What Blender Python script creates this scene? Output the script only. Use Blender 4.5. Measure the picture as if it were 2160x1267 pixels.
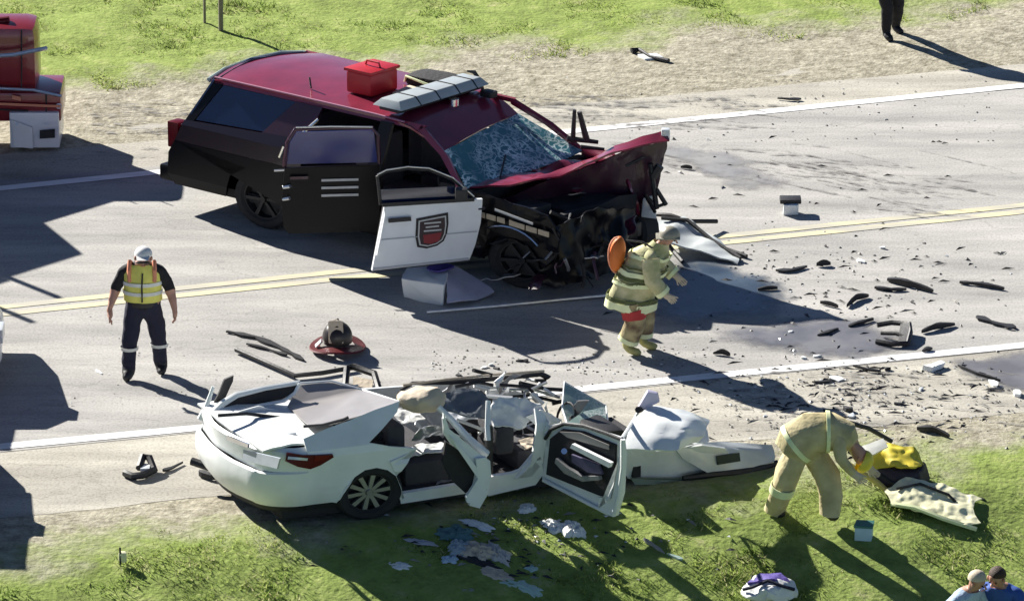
import bpy, bmesh, math, random
from mathutils import Vector, Matrix, noise
R = math.radians
random.seed(7)
for o in list(bpy.data.objects): bpy.data.objects.remove(o)
sc = bpy.context.scene
COL = sc.collection

# ------------------------------------------------------------------ camera
PW, PH, F = 2160.0, 1267.0, 12000.0           # photograph size and focal length in its pixels
PITCH = R(21.0)
SC = 166.0                                     # photograph pixels per metre at the picture's centre
DIST = F / SC
CAM = Vector((0, -DIST * math.cos(PITCH), DIST * math.sin(PITCH)))
FWD = Vector((0, math.cos(PITCH), -math.sin(PITCH)))
UPV = Vector((0, math.sin(PITCH), math.cos(PITCH)))
cd = bpy.data.cameras.new('camera'); cam = bpy.data.objects.new('camera', cd); COL.objects.link(cam)
cam.location = CAM; cam.rotation_euler = (math.pi / 2 - PITCH, 0, 0)
cd.sensor_width = 36; cd.lens = 36 * F / PW; cd.clip_start = 1; cd.clip_end = 2000
sc.camera = cam
# ------------------------------------------------------------------ light
SUN_TO = Vector((-1.23, 1.27, 1.0)).normalized()      # towards the sun
w = bpy.data.worlds.new('World'); sc.world = w; w.use_nodes = True
nt = w.node_tree; nt.nodes.clear()
sky = nt.nodes.new('ShaderNodeTexSky'); sky.sky_type = 'NISHITA'; sky.sun_disc = False
sky.sun_elevation = math.asin(SUN_TO.z); sky.sun_rotation = math.atan2(SUN_TO.x, SUN_TO.y)
sky.air_density = 0.45; sky.dust_density = 0.1; sky.ozone_density = 2.0
bg = nt.nodes.new('ShaderNodeBackground'); bg.inputs[1].default_value = 0.05
out = nt.nodes.new('ShaderNodeOutputWorld')
nt.links.new(sky.outputs[0], bg.inputs[0]); nt.links.new(bg.outputs[0], out.inputs[0])
ld = bpy.data.lights.new('sun', 'SUN'); ld.energy = 5.0; ld.angle = R(0.5); ld.color = (1.0, 0.955, 0.88)
lo = bpy.data.objects.new('sun', ld); COL.objects.link(lo); lo.location = (-20, 20, 30)
lo.rotation_euler = SUN_TO.to_track_quat('Z', 'Y').to_euler()
sc.view_settings.view_transform = 'Standard'; sc.view_settings.look = 'None'
sc.view_settings.exposure = 1.2; sc.view_settings.gamma = 1.0; sc.view_settings.use_curve_mapping = False
sc.render.engine = 'CYCLES'; sc.cycles.use_denoising = True
sc.cycles.max_bounces = 6

# ------------------------------------------------------------------ projection helpers (photograph pixel -> place)
def ray(px, py):
    return (FWD + Vector((1, 0, 0)) * ((px - PW / 2) / F) - UPV * ((py - PH / 2) / F)).normalized()
def hitp(px, py, p0, n):
    d = ray(px, py); return CAM + d * ((p0 - CAM).dot(n) / d.dot(n))
def G(px, py, z=0.0): return hitp(px, py, Vector((0, 0, z)), Vector((0, 0, 1)))
LA, LB = G(0, 945), G(2160, 727)
RT = (LB - LA).normalized(); RN = Vector((-RT.y, RT.x, 0))     # along the road, and away from the camera
def rd(p): return (p - LA).dot(RN)
def rp(s, d, z=0.0):
    q = LA + RT * s + RN * d; return Vector((q.x, q.y, z))
D_NEAR = rd(G(0, 1092)); D_FAR = rd(G(1080, 262)); D_FARLINE = rd(G(1080, 289)); D_YEL = rd(G(1080, 537))
D_BREAK = D_NEAR - 1.3
def gz(x, y):
    d = rd(Vector((x, y, 0)))
    z = 0.0
    if d < D_BREAK:
        t = D_BREAK - d
        z = -0.25 * t * t / (t + 0.5)
        if t > 16: z = -0.25 * 16 * 16 / 16.5 - (t - 16) * 0.02
    return z
def T(px, py):
    p = G(px, py)
    for _ in range(30): p = G(px, py, gz(p.x, p.y))
    return p

# ------------------------------------------------------------------ materials
MATS = {}
def mat(name, col, rough=0.6, metal=0.0, var=0.0, scale=6.0, bump=0.0, bscale=None, coat=0.0, col2=None, stretch=(1, 1, 1), spec=0.5, fac=(0.35, 0.65), detail=6):
    if name in MATS: return MATS[name]
    m = bpy.data.materials.new(name); m.use_nodes = True; MATS[name] = m
    t = m.node_tree; b = t.nodes['Principled BSDF']
    b.inputs['Roughness'].default_value = rough; b.inputs['Metallic'].default_value = metal
    b.inputs['Coat Weight'].default_value = coat; b.inputs['Coat Roughness'].default_value = 0.06
    b.inputs['Specular IOR Level'].default_value = spec
    co = t.nodes.new('ShaderNodeTexCoord'); mp = t.nodes.new('ShaderNodeMapping'); mp.inputs['Scale'].default_value = stretch
    t.links.new(co.outputs['Object'], mp.inputs[0])
    n = t.nodes.new('ShaderNodeTexNoise'); n.inputs['Scale'].default_value = scale; n.inputs['Detail'].default_value = detail
    t.links.new(mp.outputs[0], n.inputs[0])
    if col2 is None:
        k = max(0.0, 1 - (var or 0.12)); col2 = tuple(c * k for c in col)
    r = t.nodes.new('ShaderNodeValToRGB'); r.color_ramp.elements[0].position, r.color_ramp.elements[1].position = fac
    r.color_ramp.elements[0].color = (*col2, 1); r.color_ramp.elements[1].color = (*col, 1)
    t.links.new(n.outputs[0], r.inputs[0]); t.links.new(r.outputs[0], b.inputs['Base Color'])
    if bump:
        n2 = t.nodes.new('ShaderNodeTexNoise'); n2.inputs['Scale'].default_value = bscale or scale * 3
        t.links.new(mp.outputs[0], n2.inputs[0])
        bp = t.nodes.new('ShaderNodeBump'); bp.inputs['Strength'].default_value = bump; bp.inputs['Distance'].default_value = 0.03
        t.links.new(n2.outputs[0], bp.inputs['Height']); t.links.new(bp.outputs[0], b.inputs['Normal'])
    return m
M_maroon = mat('maroon_paint', (0.23, 0.018, 0.045), 0.32, coat=0.7, col2=(0.17, 0.014, 0.035), scale=3, bump=0.05)
M_black = mat('black_paint', (0.004, 0.004, 0.006), 0.3, coat=0.0, spec=0.22, scale=3)
M_maroon_shade = mat('maroon_shade_paint', (0.045, 0.007, 0.022), 0.35, coat=0.4, scale=3, bump=0.05)  # second maroon with the darkness of the shaded side put into its colour
M_rim = mat('dark_alloy', (0.36, 0.36, 0.38), 0.4, 0.8, scale=9)
M_red = mat('red_paint', (0.24, 0.012, 0.018), 0.32, coat=0.6, scale=3)
M_white = mat('white_paint', (0.82, 0.84, 0.83), 0.45, coat=0.25, col2=(0.72, 0.75, 0.74), scale=2.5, bump=0.08)
M_whited = mat('white_door_paint', (0.80, 0.83, 0.86), 0.35, coat=0.5, scale=2)
M_trim = mat('black_plastic', (0.015, 0.015, 0.017), 0.55, scale=8, bump=0.1)
M_rubber = mat('rubber', (0.018, 0.018, 0.02), 0.8, scale=20, bump=0.2)
M_chrome = mat('chrome', (0.75, 0.76, 0.78), 0.15, 1.0, scale=5)
M_alu = mat('aluminium', (0.62, 0.63, 0.65), 0.35, 0.8, scale=8, bump=0.1)
M_inter = mat('dark_interior', (0.02, 0.019, 0.022), 0.8, scale=10, bump=0.15)
M_seat = mat('seat_cloth', (0.05, 0.048, 0.055), 0.85, scale=12, bump=0.2)
M_glassd = mat('tinted_glass', (0.012, 0.022, 0.06), 0.06, spec=0.9, scale=2)
M_glassb = mat('blue_reflection_glass', (0.012, 0.025, 0.16), 0.12, spec=0.9, scale=2)  # blue reflection in the rear door glass put into the base colour
M_airbag = mat('airbag_cloth', (0.75, 0.76, 0.74), 0.85, scale=6, bump=0.5, bscale=9)
M_skin = mat('skin', (0.50, 0.27, 0.19), 0.55, scale=8)
M_navy = mat('navy_cloth', (0.012, 0.014, 0.035), 0.85, scale=10, bump=0.4, bscale=14)
M_blackc = mat('black_cloth', (0.01, 0.01, 0.013), 0.85, scale=10, bump=0.4, bscale=14)
M_vest = mat('vest_yellow', (0.80, 0.75, 0.16), 0.7, scale=9, bump=0.4, bscale=12)
M_orange = mat('orange_cloth', (0.65, 0.16, 0.02), 0.6, scale=7, bump=0.2)
M_pink = mat('orange_trim', (0.72, 0.28, 0.16), 0.7, scale=8)
M_reflect = mat('reflective_tape', (0.72, 0.73, 0.68), 0.4, scale=12)
M_coat = mat('turnout_cloth', (0.62, 0.57, 0.34), 0.85, col2=(0.36, 0.36, 0.17), scale=6, bump=0.6, bscale=9)
M_tan = mat('tan_cloth', (0.58, 0.50, 0.28), 0.85, col2=(0.40, 0.34, 0.18), scale=5, bump=0.7, bscale=8)
M_lime = mat('lime_tape', (0.80, 0.86, 0.50), 0.5, scale=9)
M_redc = mat('red_cloth', (0.45, 0.03, 0.03), 0.7, scale=9, bump=0.3)
M_yboot = mat('yellow_boot', (0.42, 0.40, 0.15), 0.6, scale=9, bump=0.2)
M_blue = mat('blue_cloth', (0.03, 0.09, 0.35), 0.8, scale=6, bump=0.5, bscale=9)
M_paleblue = mat('pale_blue_cloth', (0.40, 0.52, 0.66), 0.8, scale=6, bump=0.4)
M_hair = mat('brown_hair', (0.05, 0.025, 0.014), 0.7, scale=30, bump=0.5)
M_cap = mat('white_cap', (0.75, 0.74, 0.72), 0.7, scale=9)
M_beige = mat('beige_cloth', (0.55, 0.47, 0.36), 0.85, scale=5, bump=0.6, bscale=8)
M_ywhite = mat('pale_yellow_sheet', (0.78, 0.76, 0.50), 0.7, scale=4, bump=0.5, bscale=6)
M_yellow = mat('yellow_plastic', (0.75, 0.62, 0.06), 0.45, scale=6)
M_redlens = mat('red_lens', (0.10, 0.003, 0.008), 0.35, spec=0.2, scale=4)
M_amber = mat('amber_lens', (0.16, 0.008, 0.006), 0.35, spec=0.2, scale=4)
M_clear = mat('clear_lens', (0.65, 0.68, 0.7), 0.12, spec=0.9, scale=6)
M_plate = mat('diamond_plate', (0.6, 0.6, 0.58), 0.35, 0.5, scale=25, bump=0.4)
M_purple = mat('violet_cloth', (0.09, 0.06, 0.3), 0.7, scale=6, bump=0.4)
M_greytop = mat('grey_lens_cover', (0.42, 0.46, 0.47), 0.3, scale=5)
M_redbox = mat('red_plastic', (0.45, 0.01, 0.02), 0.4, scale=6)
M_helm = mat('helmet_shell', (0.02, 0.015, 0.015), 0.35, scale=6)

def glass_mat(name, col, cracks):
    m = mat(name, col, 0.12, spec=0.8); t = m.node_tree; b = t.nodes['Principled BSDF']
    co = t.nodes.new('ShaderNodeTexCoord'); v = t.nodes.new('ShaderNodeTexVoronoi'); v.feature = 'DISTANCE_TO_EDGE'; v.inputs['Scale'].default_value = 9
    n = t.nodes.new('ShaderNodeTexNoise'); n.inputs['Scale'].default_value = 2.2; n.inputs['Detail'].default_value = 8
    mx = t.nodes.new('ShaderNodeVectorMath'); mx.operation = 'ADD'
    t.links.new(co.outputs['Object'], n.inputs[0]); t.links.new(co.outputs['Object'], mx.inputs[0]); t.links.new(n.outputs['Color'], mx.inputs[1])
    t.links.new(mx.outputs[0], v.inputs[0])
    r = t.nodes.new('ShaderNodeValToRGB'); r.color_ramp.elements[0].color = (*cracks, 1); r.color_ramp.elements[1].color = (*col, 1)
    r.color_ramp.elements[0].position = 0.03; r.color_ramp.elements[1].position = 0.17
    r2 = t.nodes.new('ShaderNodeValToRGB'); r2.color_ramp.elements[0].position = 0.38; r2.color_ramp.elements[1].position = 0.6
    r2.color_ramp.elements[0].color = (0, 0, 0, 1); r2.color_ramp.elements[1].color = (1, 1, 1, 1)
    t.links.new(n.outputs[0], r2.inputs[0])
    mix = t.nodes.new('ShaderNodeMixRGB'); mix.inputs[1].default_value = (*col, 1)
    t.links.new(r2.outputs[0], mix.inputs[0]); t.links.new(v.outputs[0], r.inputs[0]); t.links.new(r.outputs[0], mix.inputs[2])
    t.links.new(mix.outputs[0], b.inputs['Base Color'])
    return m
M_shatter = glass_mat('shattered_glass', (0.05, 0.17, 0.20), (0.75, 0.9, 0.88))
M_shatterw = glass_mat('frosted_broken_glass', (0.30, 0.42, 0.38), (0.75, 0.8, 0.75))
M_rearglass = mat('rear_glass', (0.32, 0.30, 0.29), 0.3, spec=0.9, scale=3)  # beige-grey base colour carries the reflected bright ground and sky

# ------------------------------------------------------------------ object helpers
def props(o, label=None, cat=None, group=None, kind=None):
    if label: o['label'] = label
    if cat: o['category'] = cat
    if group: o['group'] = group
    if kind: o['kind'] = kind
    return o
def empty(name, loc, label, cat, group=None):
    o = bpy.data.objects.new(name, None); o.empty_display_size = 0.2; COL.objects.link(o); o.location = loc
    return props(o, label, cat, group)
def root_off(par):
    off = Vector((0, 0, 0))
    while par is not None: off = off + Vector(par.location); par = par.parent
    return off
def link(name, bm, m, par=None, smooth=True):
    """bm holds WORLD coordinates; the mesh is stored relative to its parent chain."""
    if par is None:
        c = Vector((0, 0, 0)); lowest = min(v.co.z for v in bm.verts)
        for v in bm.verts: c += v.co
        c /= len(bm.verts); off = Vector((c.x, c.y, lowest))
    else: off = root_off(par)
    for v in bm.verts: v.co -= off
    me = bpy.data.meshes.new(name); bm.to_mesh(me); bm.free()
    ms = m if isinstance(m, (list, tuple)) else [m]
    for k in ms: me.materials.append(k)
    if smooth:
        for p in me.polygons: p.use_smooth = True
        try: me.set_sharp_from_angle(angle=R(35))
        except Exception: pass
    o = bpy.data.objects.new(name, me); COL.objects.link(o)
    if par is not None: o.parent = par
    else: o.location = off
    return o
def crumple(bm, amp, freq, seed=0):
    s = Vector((seed * 3.1, seed * 1.7, seed * 2.3))
    for v in bm.verts:
        d = noise.noise_vector(v.co * freq + s) + 0.5 * noise.noise_vector(v.co * freq * 2.3 + s)
        v.co += d * amp
def thicken(bm, th):
    # plain offset shell: no even-thickness correction, so sliver faces cannot spike
    bm.normal_update()
    vs = bm.verts[:]; fs = bm.faces[:]; bd = [(e.verts[0], e.verts[1], e.link_faces[0]) for e in bm.edges if len(e.link_faces) == 1]
    nn = {}
    for v in vs:
        n = Vector((0, 0, 0))
        for f in v.link_faces: n += f.normal * f.calc_area()
        nn[v] = n.normalized() if n.length > 1e-9 else v.normal
    m = {v: bm.verts.new(v.co - nn[v] * th) for v in vs}
    for f in fs:
        try: bm.faces.new([m[v] for v in reversed(f.verts)])
        except ValueError: pass
    for a, b, f in bd:
        ls = [l for l in f.loops if {l.vert, l.link_loop_next.vert} == {a, b}]
        if ls: a, b = ls[0].vert, ls[0].link_loop_next.vert
        try: bm.faces.new([b, a, m[a], m[b]])
        except ValueError: pass
def sheet_bm(pts, th, sub=0, amp=0.0, freq=3.0, seed=0, mapf=None):
    bm = bmesh.new(); vs = [bm.verts.new(p) for p in pts]; f = bm.faces.new(vs)
    bmesh.ops.triangulate(bm, faces=[f])
    for _ in range(sub): bmesh.ops.subdivide_edges(bm, edges=bm.edges[:], cuts=1, use_grid_fill=True)
    if mapf:
        for v in bm.verts: v.co = mapf(v.co)
    if amp: crumple(bm, amp, freq, seed)
    bmesh.ops.recalc_face_normals(bm, faces=bm.faces[:])
    if th: thicken(bm, th)
    return bm
def sheet(name, pts, th, m, par=None, **k): return link(name, sheet_bm(pts, th, **k), m, par)
def tube_bm(pts, rad, seg=8, bm=None):
    bm = bm or bmesh.new(); pts = [Vector(p) for p in pts]; n = len(pts); rings = []
    rads = rad if isinstance(rad, (list, tuple)) else [rad] * n
    prev = None
    for i, p in enumerate(pts):
        d = (pts[min(i + 1, n - 1)] - pts[max(i - 1, 0)]).normalized()
        a = Vector((0, 0, 1)) if abs(d.z) < 0.9 else Vector((1, 0, 0))
        if prev is not None: a = prev
        x = a - d * a.dot(d)
        if x.length < 1e-4: x = Vector((0, 1, 0)) - d * d.y
        x.normalize(); y = d.cross(x); prev = x
        rings.append([bm.verts.new(p + x * (math.cos(2 * math.pi * k / seg) * rads[i]) + y * (math.sin(2 * math.pi * k / seg) * rads[i])) for k in range(seg)])
    for i in range(n - 1):
        for k in range(seg):
            bm.faces.new([rings[i][k], rings[i][(k + 1) % seg], rings[i + 1][(k + 1) % seg], rings[i + 1][k]])
    bm.faces.new(rings[0][::-1]); bm.faces.new(rings[-1])
    return bm
def tube(name, pts, rad, m, par=None, seg=8): return link(name, tube_bm(pts, rad, seg), m, par)
def hull(name, pts, m, par=None, bevel=0.0, sub=0, amp=0.0, freq=4.0, seed=0):
    bm = bmesh.new(); vs = [bm.verts.new(p) for p in pts]
    r = bmesh.ops.convex_hull(bm, input=vs)
    bmesh.ops.delete(bm, geom=[v for v in bm.verts if not v.link_faces], context='VERTS')
    bmesh.ops.dissolve_limit(bm, angle_limit=R(2), verts=bm.verts[:], edges=bm.edges[:])
    if bevel: bmesh.ops.bevel(bm, geom=bm.edges[:], offset=bevel, segments=2, affect='EDGES', profile=0.6)
    if sub or amp:
        bmesh.ops.triangulate(bm, faces=bm.faces[:])
        for _ in range(sub): bmesh.ops.subdivide_edges(bm, edges=bm.edges[:], cuts=1)
        if amp: crumple(bm, amp, freq, seed)
    bmesh.ops.recalc_face_normals(bm, faces=bm.faces[:])
    return link(name, bm, m, par)
def grid_bm(rows, th=0.0, close=False, amp=0.0, freq=3.0, seed=0):
    bm = bmesh.new(); V = [[bm.verts.new(p) for p in r] for r in rows]
    for i in range(len(V) - 1):
        n = len(V[i])
        for j in range(n if close else n - 1):
            bm.faces.new([V[i][j], V[i][(j + 1) % n], V[i + 1][(j + 1) % n], V[i + 1][j]])
    if amp: crumple(bm, amp, freq, seed)
    bmesh.ops.recalc_face_normals(bm, faces=bm.faces[:])
    if th: thicken(bm, th)
    return bm
def lerp(a, b, t): return a + (b - a) * t

class Frame:
    """A vehicle's own axes: x along it, y across it (0 = side towards the camera), z up."""
    def __init__(s, O, u, v, inw):
        s.O = O; s.u = u; s.v = v; s.inw = inw
        s.M = Matrix(((u.x, v.x, 0), (u.y, v.y, 0), (0, 0, 1))); s.I = s.M.inverted()
    def P(s, x, y, z): return s.O + s.M @ Vector((x, y, z))
    def L(s, p): return s.I @ (p - s.O)
    def onx(s, px, py, x): n = s.v.cross(Vector((0, 0, 1))); return hitp(px, py, s.P(x, 0, 0), n)
    def ony(s, px, py, y): n = s.u.cross(Vector((0, 0, 1))); return hitp(px, py, s.P(0, y, 0), n)
    def onz(s, px, py, z): return G(px, py, z + s.O.z)
    def side(s, px, py, off=0.0):
        y = 0
        for _ in range(12):
            p = s.ony(px, py, y + off); y = s.inw(s.L(p).z)
        return s.ony(px, py, y + off)
    def sd(s, x, z, off=0.0, far=False, W=2.0):
        y = s.inw(z) + off; return s.P(x, (W - y) if far else y, z)
    def box(s, name, x0, x1, y0, y1, z0, z1, m, par, bevel=0.02, **k):
        return hull(name, [s.P(x, y, z) for x in (x0, x1) for y in (y0, y1) for z in (z0, z1)], m, par, bevel=bevel, **k)

def wheel(fr, par, xc, yc, zc, r, wd, spokes=10, name='wheel', steer=0.0, rimm=None):
    """tyre + rim with spokes in the vehicle frame, outside face at yc"""
    def Q(x, y, z):
        c, s_ = math.cos(steer), math.sin(steer)
        return fr.P(xc + x * c - y * s_, yc + x * s_ + y * c, zc + z)
    rows = []
    for k in range(28):
        a = 2 * math.pi * k / 28
        prof = [(r * .66, .03), (r * .74, 0), (r * .92, 0), (r, .04), (r, wd - .04), (r * .92, wd), (r * .66, wd)]
        rows.append([Q(rr * math.cos(a), yy, rr * math.sin(a)) for rr, yy in prof])
    rows.append(rows[0])
    wobj = link(name, grid_bm(rows), M_rubber, par)
    bm = bmesh.new()
    ri = r * .68
    def ring(rr, y): return [bm.verts.new(Q(rr * math.cos(2 * math.pi * k / 28), y, rr * math.sin(2 * math.pi * k / 28))) for k in range(28)]
    rs = [ring(ri, .03), ring(ri * .93, .03), ring(ri * .9, .12), ring(ri * .15, .13)]
    for a, b in zip(rs, rs[1:]):
        for k in range(28): bm.faces.new([a[k], a[(k + 1) % 28], b[(k + 1) % 28], b[k]])
    bm.faces.new(rs[-1])
    link('rim', bm, M_trim, wobj)
    for k in range(spokes):
        a = 2 * math.pi * k / spokes + .1
        d = Vector((math.cos(a), math.sin(a))); n = Vector((-d.y, d.x))
        pts = []
        for rr, hw in ((ri * .16, .018), (ri * .96, .024)):
            for sg in (-1, 1):
                for y in (.035, .07):
                    q = d * rr + n * hw * sg; pts.append(Q(q.x, y, q.y))
        hull('spoke', pts, rimm or M_rim, wobj)
    tube('hub_cap', [Q(0, .02, 0), Q(0, .08, 0)], ri * .17, rimm or M_rim, wobj, 12)
    return wobj

# ================================================================= SETTING
GE_N = rd(G(300, 1098)); GE_F = rd(G(1000, 128))          # where the grass starts on either side
def ground_material():
    m = bpy.data.materials.new('grass_and_dirt'); m.use_nodes = True; t = m.node_tree; b = t.nodes['Principled BSDF']; N = t.nodes.new; Lk = t.links.new
    b.inputs['Roughness'].default_value = 0.95; b.inputs['Specular IOR Level'].default_value = 0.15
    co = N('ShaderNodeTexCoord')
    dt = N('ShaderNodeVectorMath'); dt.operation = 'DOT_PRODUCT'; dt.inputs[1].default_value = RN; Lk(co.outputs['Object'], dt.inputs[0])
    sb = N('ShaderNodeMath'); sb.operation = 'SUBTRACT'; sb.inputs[1].default_value = LA.dot(RN) + (GE_N + GE_F) / 2; Lk(dt.outputs['Value'], sb.inputs[0])
    ab = N('ShaderNodeMath'); ab.operation = 'ABSOLUTE'; Lk(sb.outputs[0], ab.inputs[0])
    n1 = N('ShaderNodeTexNoise'); n1.inputs['Scale'].default_value = 0.55; n1.inputs['Detail'].default_value = 9; n1.inputs['Roughness'].default_value = 0.7; Lk(co.outputs['Object'], n1.inputs[0])
    k = N('ShaderNodeMath'); k.operation = 'MULTIPLY_ADD'; k.inputs[1].default_value = 5.0; Lk(n1.outputs[0], k.inputs[0]); Lk(ab.outputs[0], k.inputs[2])
    mr = N('ShaderNodeMapRange'); mr.inputs['From Min'].default_value = (GE_F - GE_N) / 2 + 2.45; mr.inputs['From Max'].default_value = (GE_F - GE_N) / 2 + 3.6; Lk(k.outputs[0], mr.inputs['Value'])
    n2 = N('ShaderNodeTexNoise'); n2.inputs['Scale'].default_value = 2.6; n2.inputs['Detail'].default_value = 10; n2.inputs['Roughness'].default_value = 0.75; Lk(co.outputs['Object'], n2.inputs[0])
    g = N('ShaderNodeValToRGB'); e = g.color_ramp.elements
    e[0].position = .36; e[0].color = (.15, .19, .05, 1); e[1].position = .68; e[1].color = (.36, .36, .17, 1)
    x = e.new(.5); x.color = (.22, .29, .07, 1); x = e.new(.58); x.color = (.27, .33, .095, 1)
    Lk(n2.outputs[0], g.inputs[0])
    n3 = N('ShaderNodeTexNoise'); n3.inputs['Scale'].default_value = 5; n3.inputs['Detail'].default_value = 10; n3.inputs['Roughness'].default_value = 0.8; Lk(co.outputs['Object'], n3.inputs[0])
    d = N('ShaderNodeValToRGB'); e = d.color_ramp.elements
    e[0].position = .34; e[0].color = (.13, .115, .075, 1); e[1].position = .62; e[1].color = (.46, .43, .34, 1); Lk(n3.outputs[0], d.inputs[0])
    mx = N('ShaderNodeMixRGB'); Lk(mr.outputs[0], mx.inputs[0]); Lk(d.outputs[0], mx.inputs[1]); Lk(g.outputs[0], mx.inputs[2]); Lk(mx.outputs[0], b.inputs['Base Color'])
    bp = N('ShaderNodeBump'); bp.inputs['Strength'].default_value = 0.5; bp.inputs['Distance'].default_value = 0.05
    n4 = N('ShaderNodeTexNoise'); n4.inputs['Scale'].default_value = 14; n4.inputs['Detail'].default_value = 6; Lk(co.outputs['Object'], n4.inputs[0])
    Lk(n4.outputs[0], bp.inputs['Height']); Lk(bp.outputs[0], b.inputs['Normal'])
    return m
def axis(lo, hi, step, far):
    a = [lo + step * i for i in range(int((hi - lo) / step) + 1)]
    pre = []; q = lo; st = step
    while q > -far: st *= 1.5; q -= st; pre.append(q)
    post = []; q = a[-1]; st = step
    while q < far: st *= 1.5; q += st; post.append(q)
    return pre[::-1] + a + post
S_AX = axis(-12, 26, 0.2, 400); D_AX = axis(-14, 24, 0.2, 400)
D_AX = sorted(set([round(v, 3) for v in D_AX]))
bm = bmesh.new(); rows = []
for dv in D_AX:
    row = []
    for sv in S_AX:
        p = rp(sv, dv); z = gz(p.x, p.y)
        out_road = max(D_NEAR + .0 - dv, dv - (D_FAR + .5))
        if abs(sv) < 45 and abs(dv) < 45:
            a = min(1, max(0, (out_road - .3) / 2.2))
            z += a * (0.07 * (noise.noise(Vector((p.x * .9, p.y * .9, 0)))) + 0.035 * noise.noise(Vector((p.x * 3.1, p.y * 3.1, 4))))
        if out_road < 0.1: z = -0.012
        row.append(bm.verts.new((p.x, p.y, z)))
    rows.append(row)
for a, b_ in zip(rows, rows[1:]):
    for j in range(len(a) - 1): bm.faces.new([a[j], a[j + 1], b_[j + 1], b_[j]])
me = bpy.data.meshes.new('ground'); bm.to_mesh(me); bm.free(); me.materials.append(ground_material())
for p_ in me.polygons: p_.use_smooth = True
go = bpy.data.objects.new('ground', me); COL.objects.link(go); go['kind'] = 'structure'

def pave_mat(name, c0, c1, spk):
    m = bpy.data.materials.new(name); m.use_nodes = True; t = m.node_tree; b = t.nodes['Principled BSDF']; N = t.nodes.new; Lk = t.links.new
    b.inputs['Roughness'].default_value = 0.9; b.inputs['Specular IOR Level'].default_value = 0.25
    co = N('ShaderNodeTexCoord'); mp = N('ShaderNodeMapping'); mp.inputs['Rotation'].default_value = (0, 0, -math.atan2(RT.y, RT.x)); mp.inputs['Scale'].default_value = (0.35, 1.6, 1)
    Lk(co.outputs['Object'], mp.inputs[0])
    n1 = N('ShaderNodeTexNoise'); n1.inputs['Scale'].default_value = 1.1; n1.inputs['Detail'].default_value = 9; n1.inputs['Roughness'].default_value = .65; Lk(mp.outputs[0], n1.inputs[0])
    r = N('ShaderNodeValToRGB'); e = r.color_ramp.elements; e[0].position = .34; e[0].color = (*c0, 1); e[1].position = .64; e[1].color = (*c1, 1); Lk(n1.outputs[0], r.inputs[0])
    n2 = N('ShaderNodeTexNoise'); n2.inputs['Scale'].default_value = 30; n2.inputs['Detail'].default_value = 3; Lk(co.outputs['Object'], n2.inputs[0])
    r2 = N('ShaderNodeValToRGB'); e = r2.color_ramp.elements; e[0].position = .32; e[0].color = (spk, spk, spk, 1); e[1].position = .55; e[1].color = (1, 1, 1, 1); Lk(n2.outputs[0], r2.inputs[0])
    mx = N('ShaderNodeMixRGB'); mx.blend_type = 'MULTIPLY'; mx.inputs[0].default_value = 1; Lk(r.outputs[0], mx.inputs[1]); Lk(r2.outputs[0], mx.inputs[2])
    nb = N('ShaderNodeTexNoise'); nb.inputs['Scale'].default_value = .45; nb.inputs['Detail'].default_value = 7; mb = N('ShaderNodeMapping'); mb.inputs['Rotation'].default_value = (0, 0, -math.atan2(RT.y, RT.x)); mb.inputs['Scale'].default_value = (.12, 3.2, 1); Lk(co.outputs['Object'], mb.inputs[0]); Lk(mb.outputs[0], nb.inputs[0])
    rb = N('ShaderNodeValToRGB'); e = rb.color_ramp.elements; e[0].position = .36; e[0].color = (.80, .80, .81, 1); e[1].position = .6; e[1].color = (1, 1, 1, 1); Lk(nb.outputs[0], rb.inputs[0])
    mq = N('ShaderNodeMixRGB'); mq.blend_type = 'MULTIPLY'; mq.inputs[0].default_value = 1; Lk(mx.outputs[0], mq.inputs[1]); Lk(rb.outputs[0], mq.inputs[2]); mx = mq
    # long faint cracks / saw joints
    v = N('ShaderNodeTexVoronoi'); v.feature = 'DISTANCE_TO_EDGE'; v.inputs['Scale'].default_value = 0.55
    nn = N('ShaderNodeTexNoise'); nn.inputs['Scale'].default_value = 1.5; nn.inputs['Detail'].default_value = 6; Lk(co.outputs['Object'], nn.inputs[0])
    ad = N('ShaderNodeVectorMath'); ad.operation = 'MULTIPLY_ADD'; ad.inputs[1].default_value = (.9, .9, .9); Lk(nn.outputs['Color'], ad.inputs[0]); Lk(mp.outputs[0], ad.inputs[2]); Lk(ad.outputs[0], v.inputs[0])
    r3 = N('ShaderNodeValToRGB'); e = r3.color_ramp.elements; e[0].position = .004; e[0].color = (.86, .86, .86, 1); e[1].position = .01; e[1].color = (1, 1, 1, 1); Lk(v.outputs[0], r3.inputs[0])
    m2 = N('ShaderNodeMixRGB'); m2.blend_type = 'MULTIPLY'; m2.inputs[0].default_value = 1; Lk(mx.outputs[0], m2.inputs[1]); Lk(r3.outputs[0], m2.inputs[2])
    Lk(m2.outputs[0], b.inputs['Base Color'])
    bp = N('ShaderNodeBump'); bp.inputs['Strength'].default_value = .35; bp.inputs['Distance'].default_value = .01; Lk(n2.outputs[0], bp.inputs['Height']); Lk(bp.outputs[0], b.inputs['Normal'])
    return m
M_road = pave_mat('road_surface', (.33, .325, .31), (.50, .485, .455), .78)
M_should = pave_mat('shoulder_surface', (.37, .35, .30), (.56, .535, .46), .74)
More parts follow.
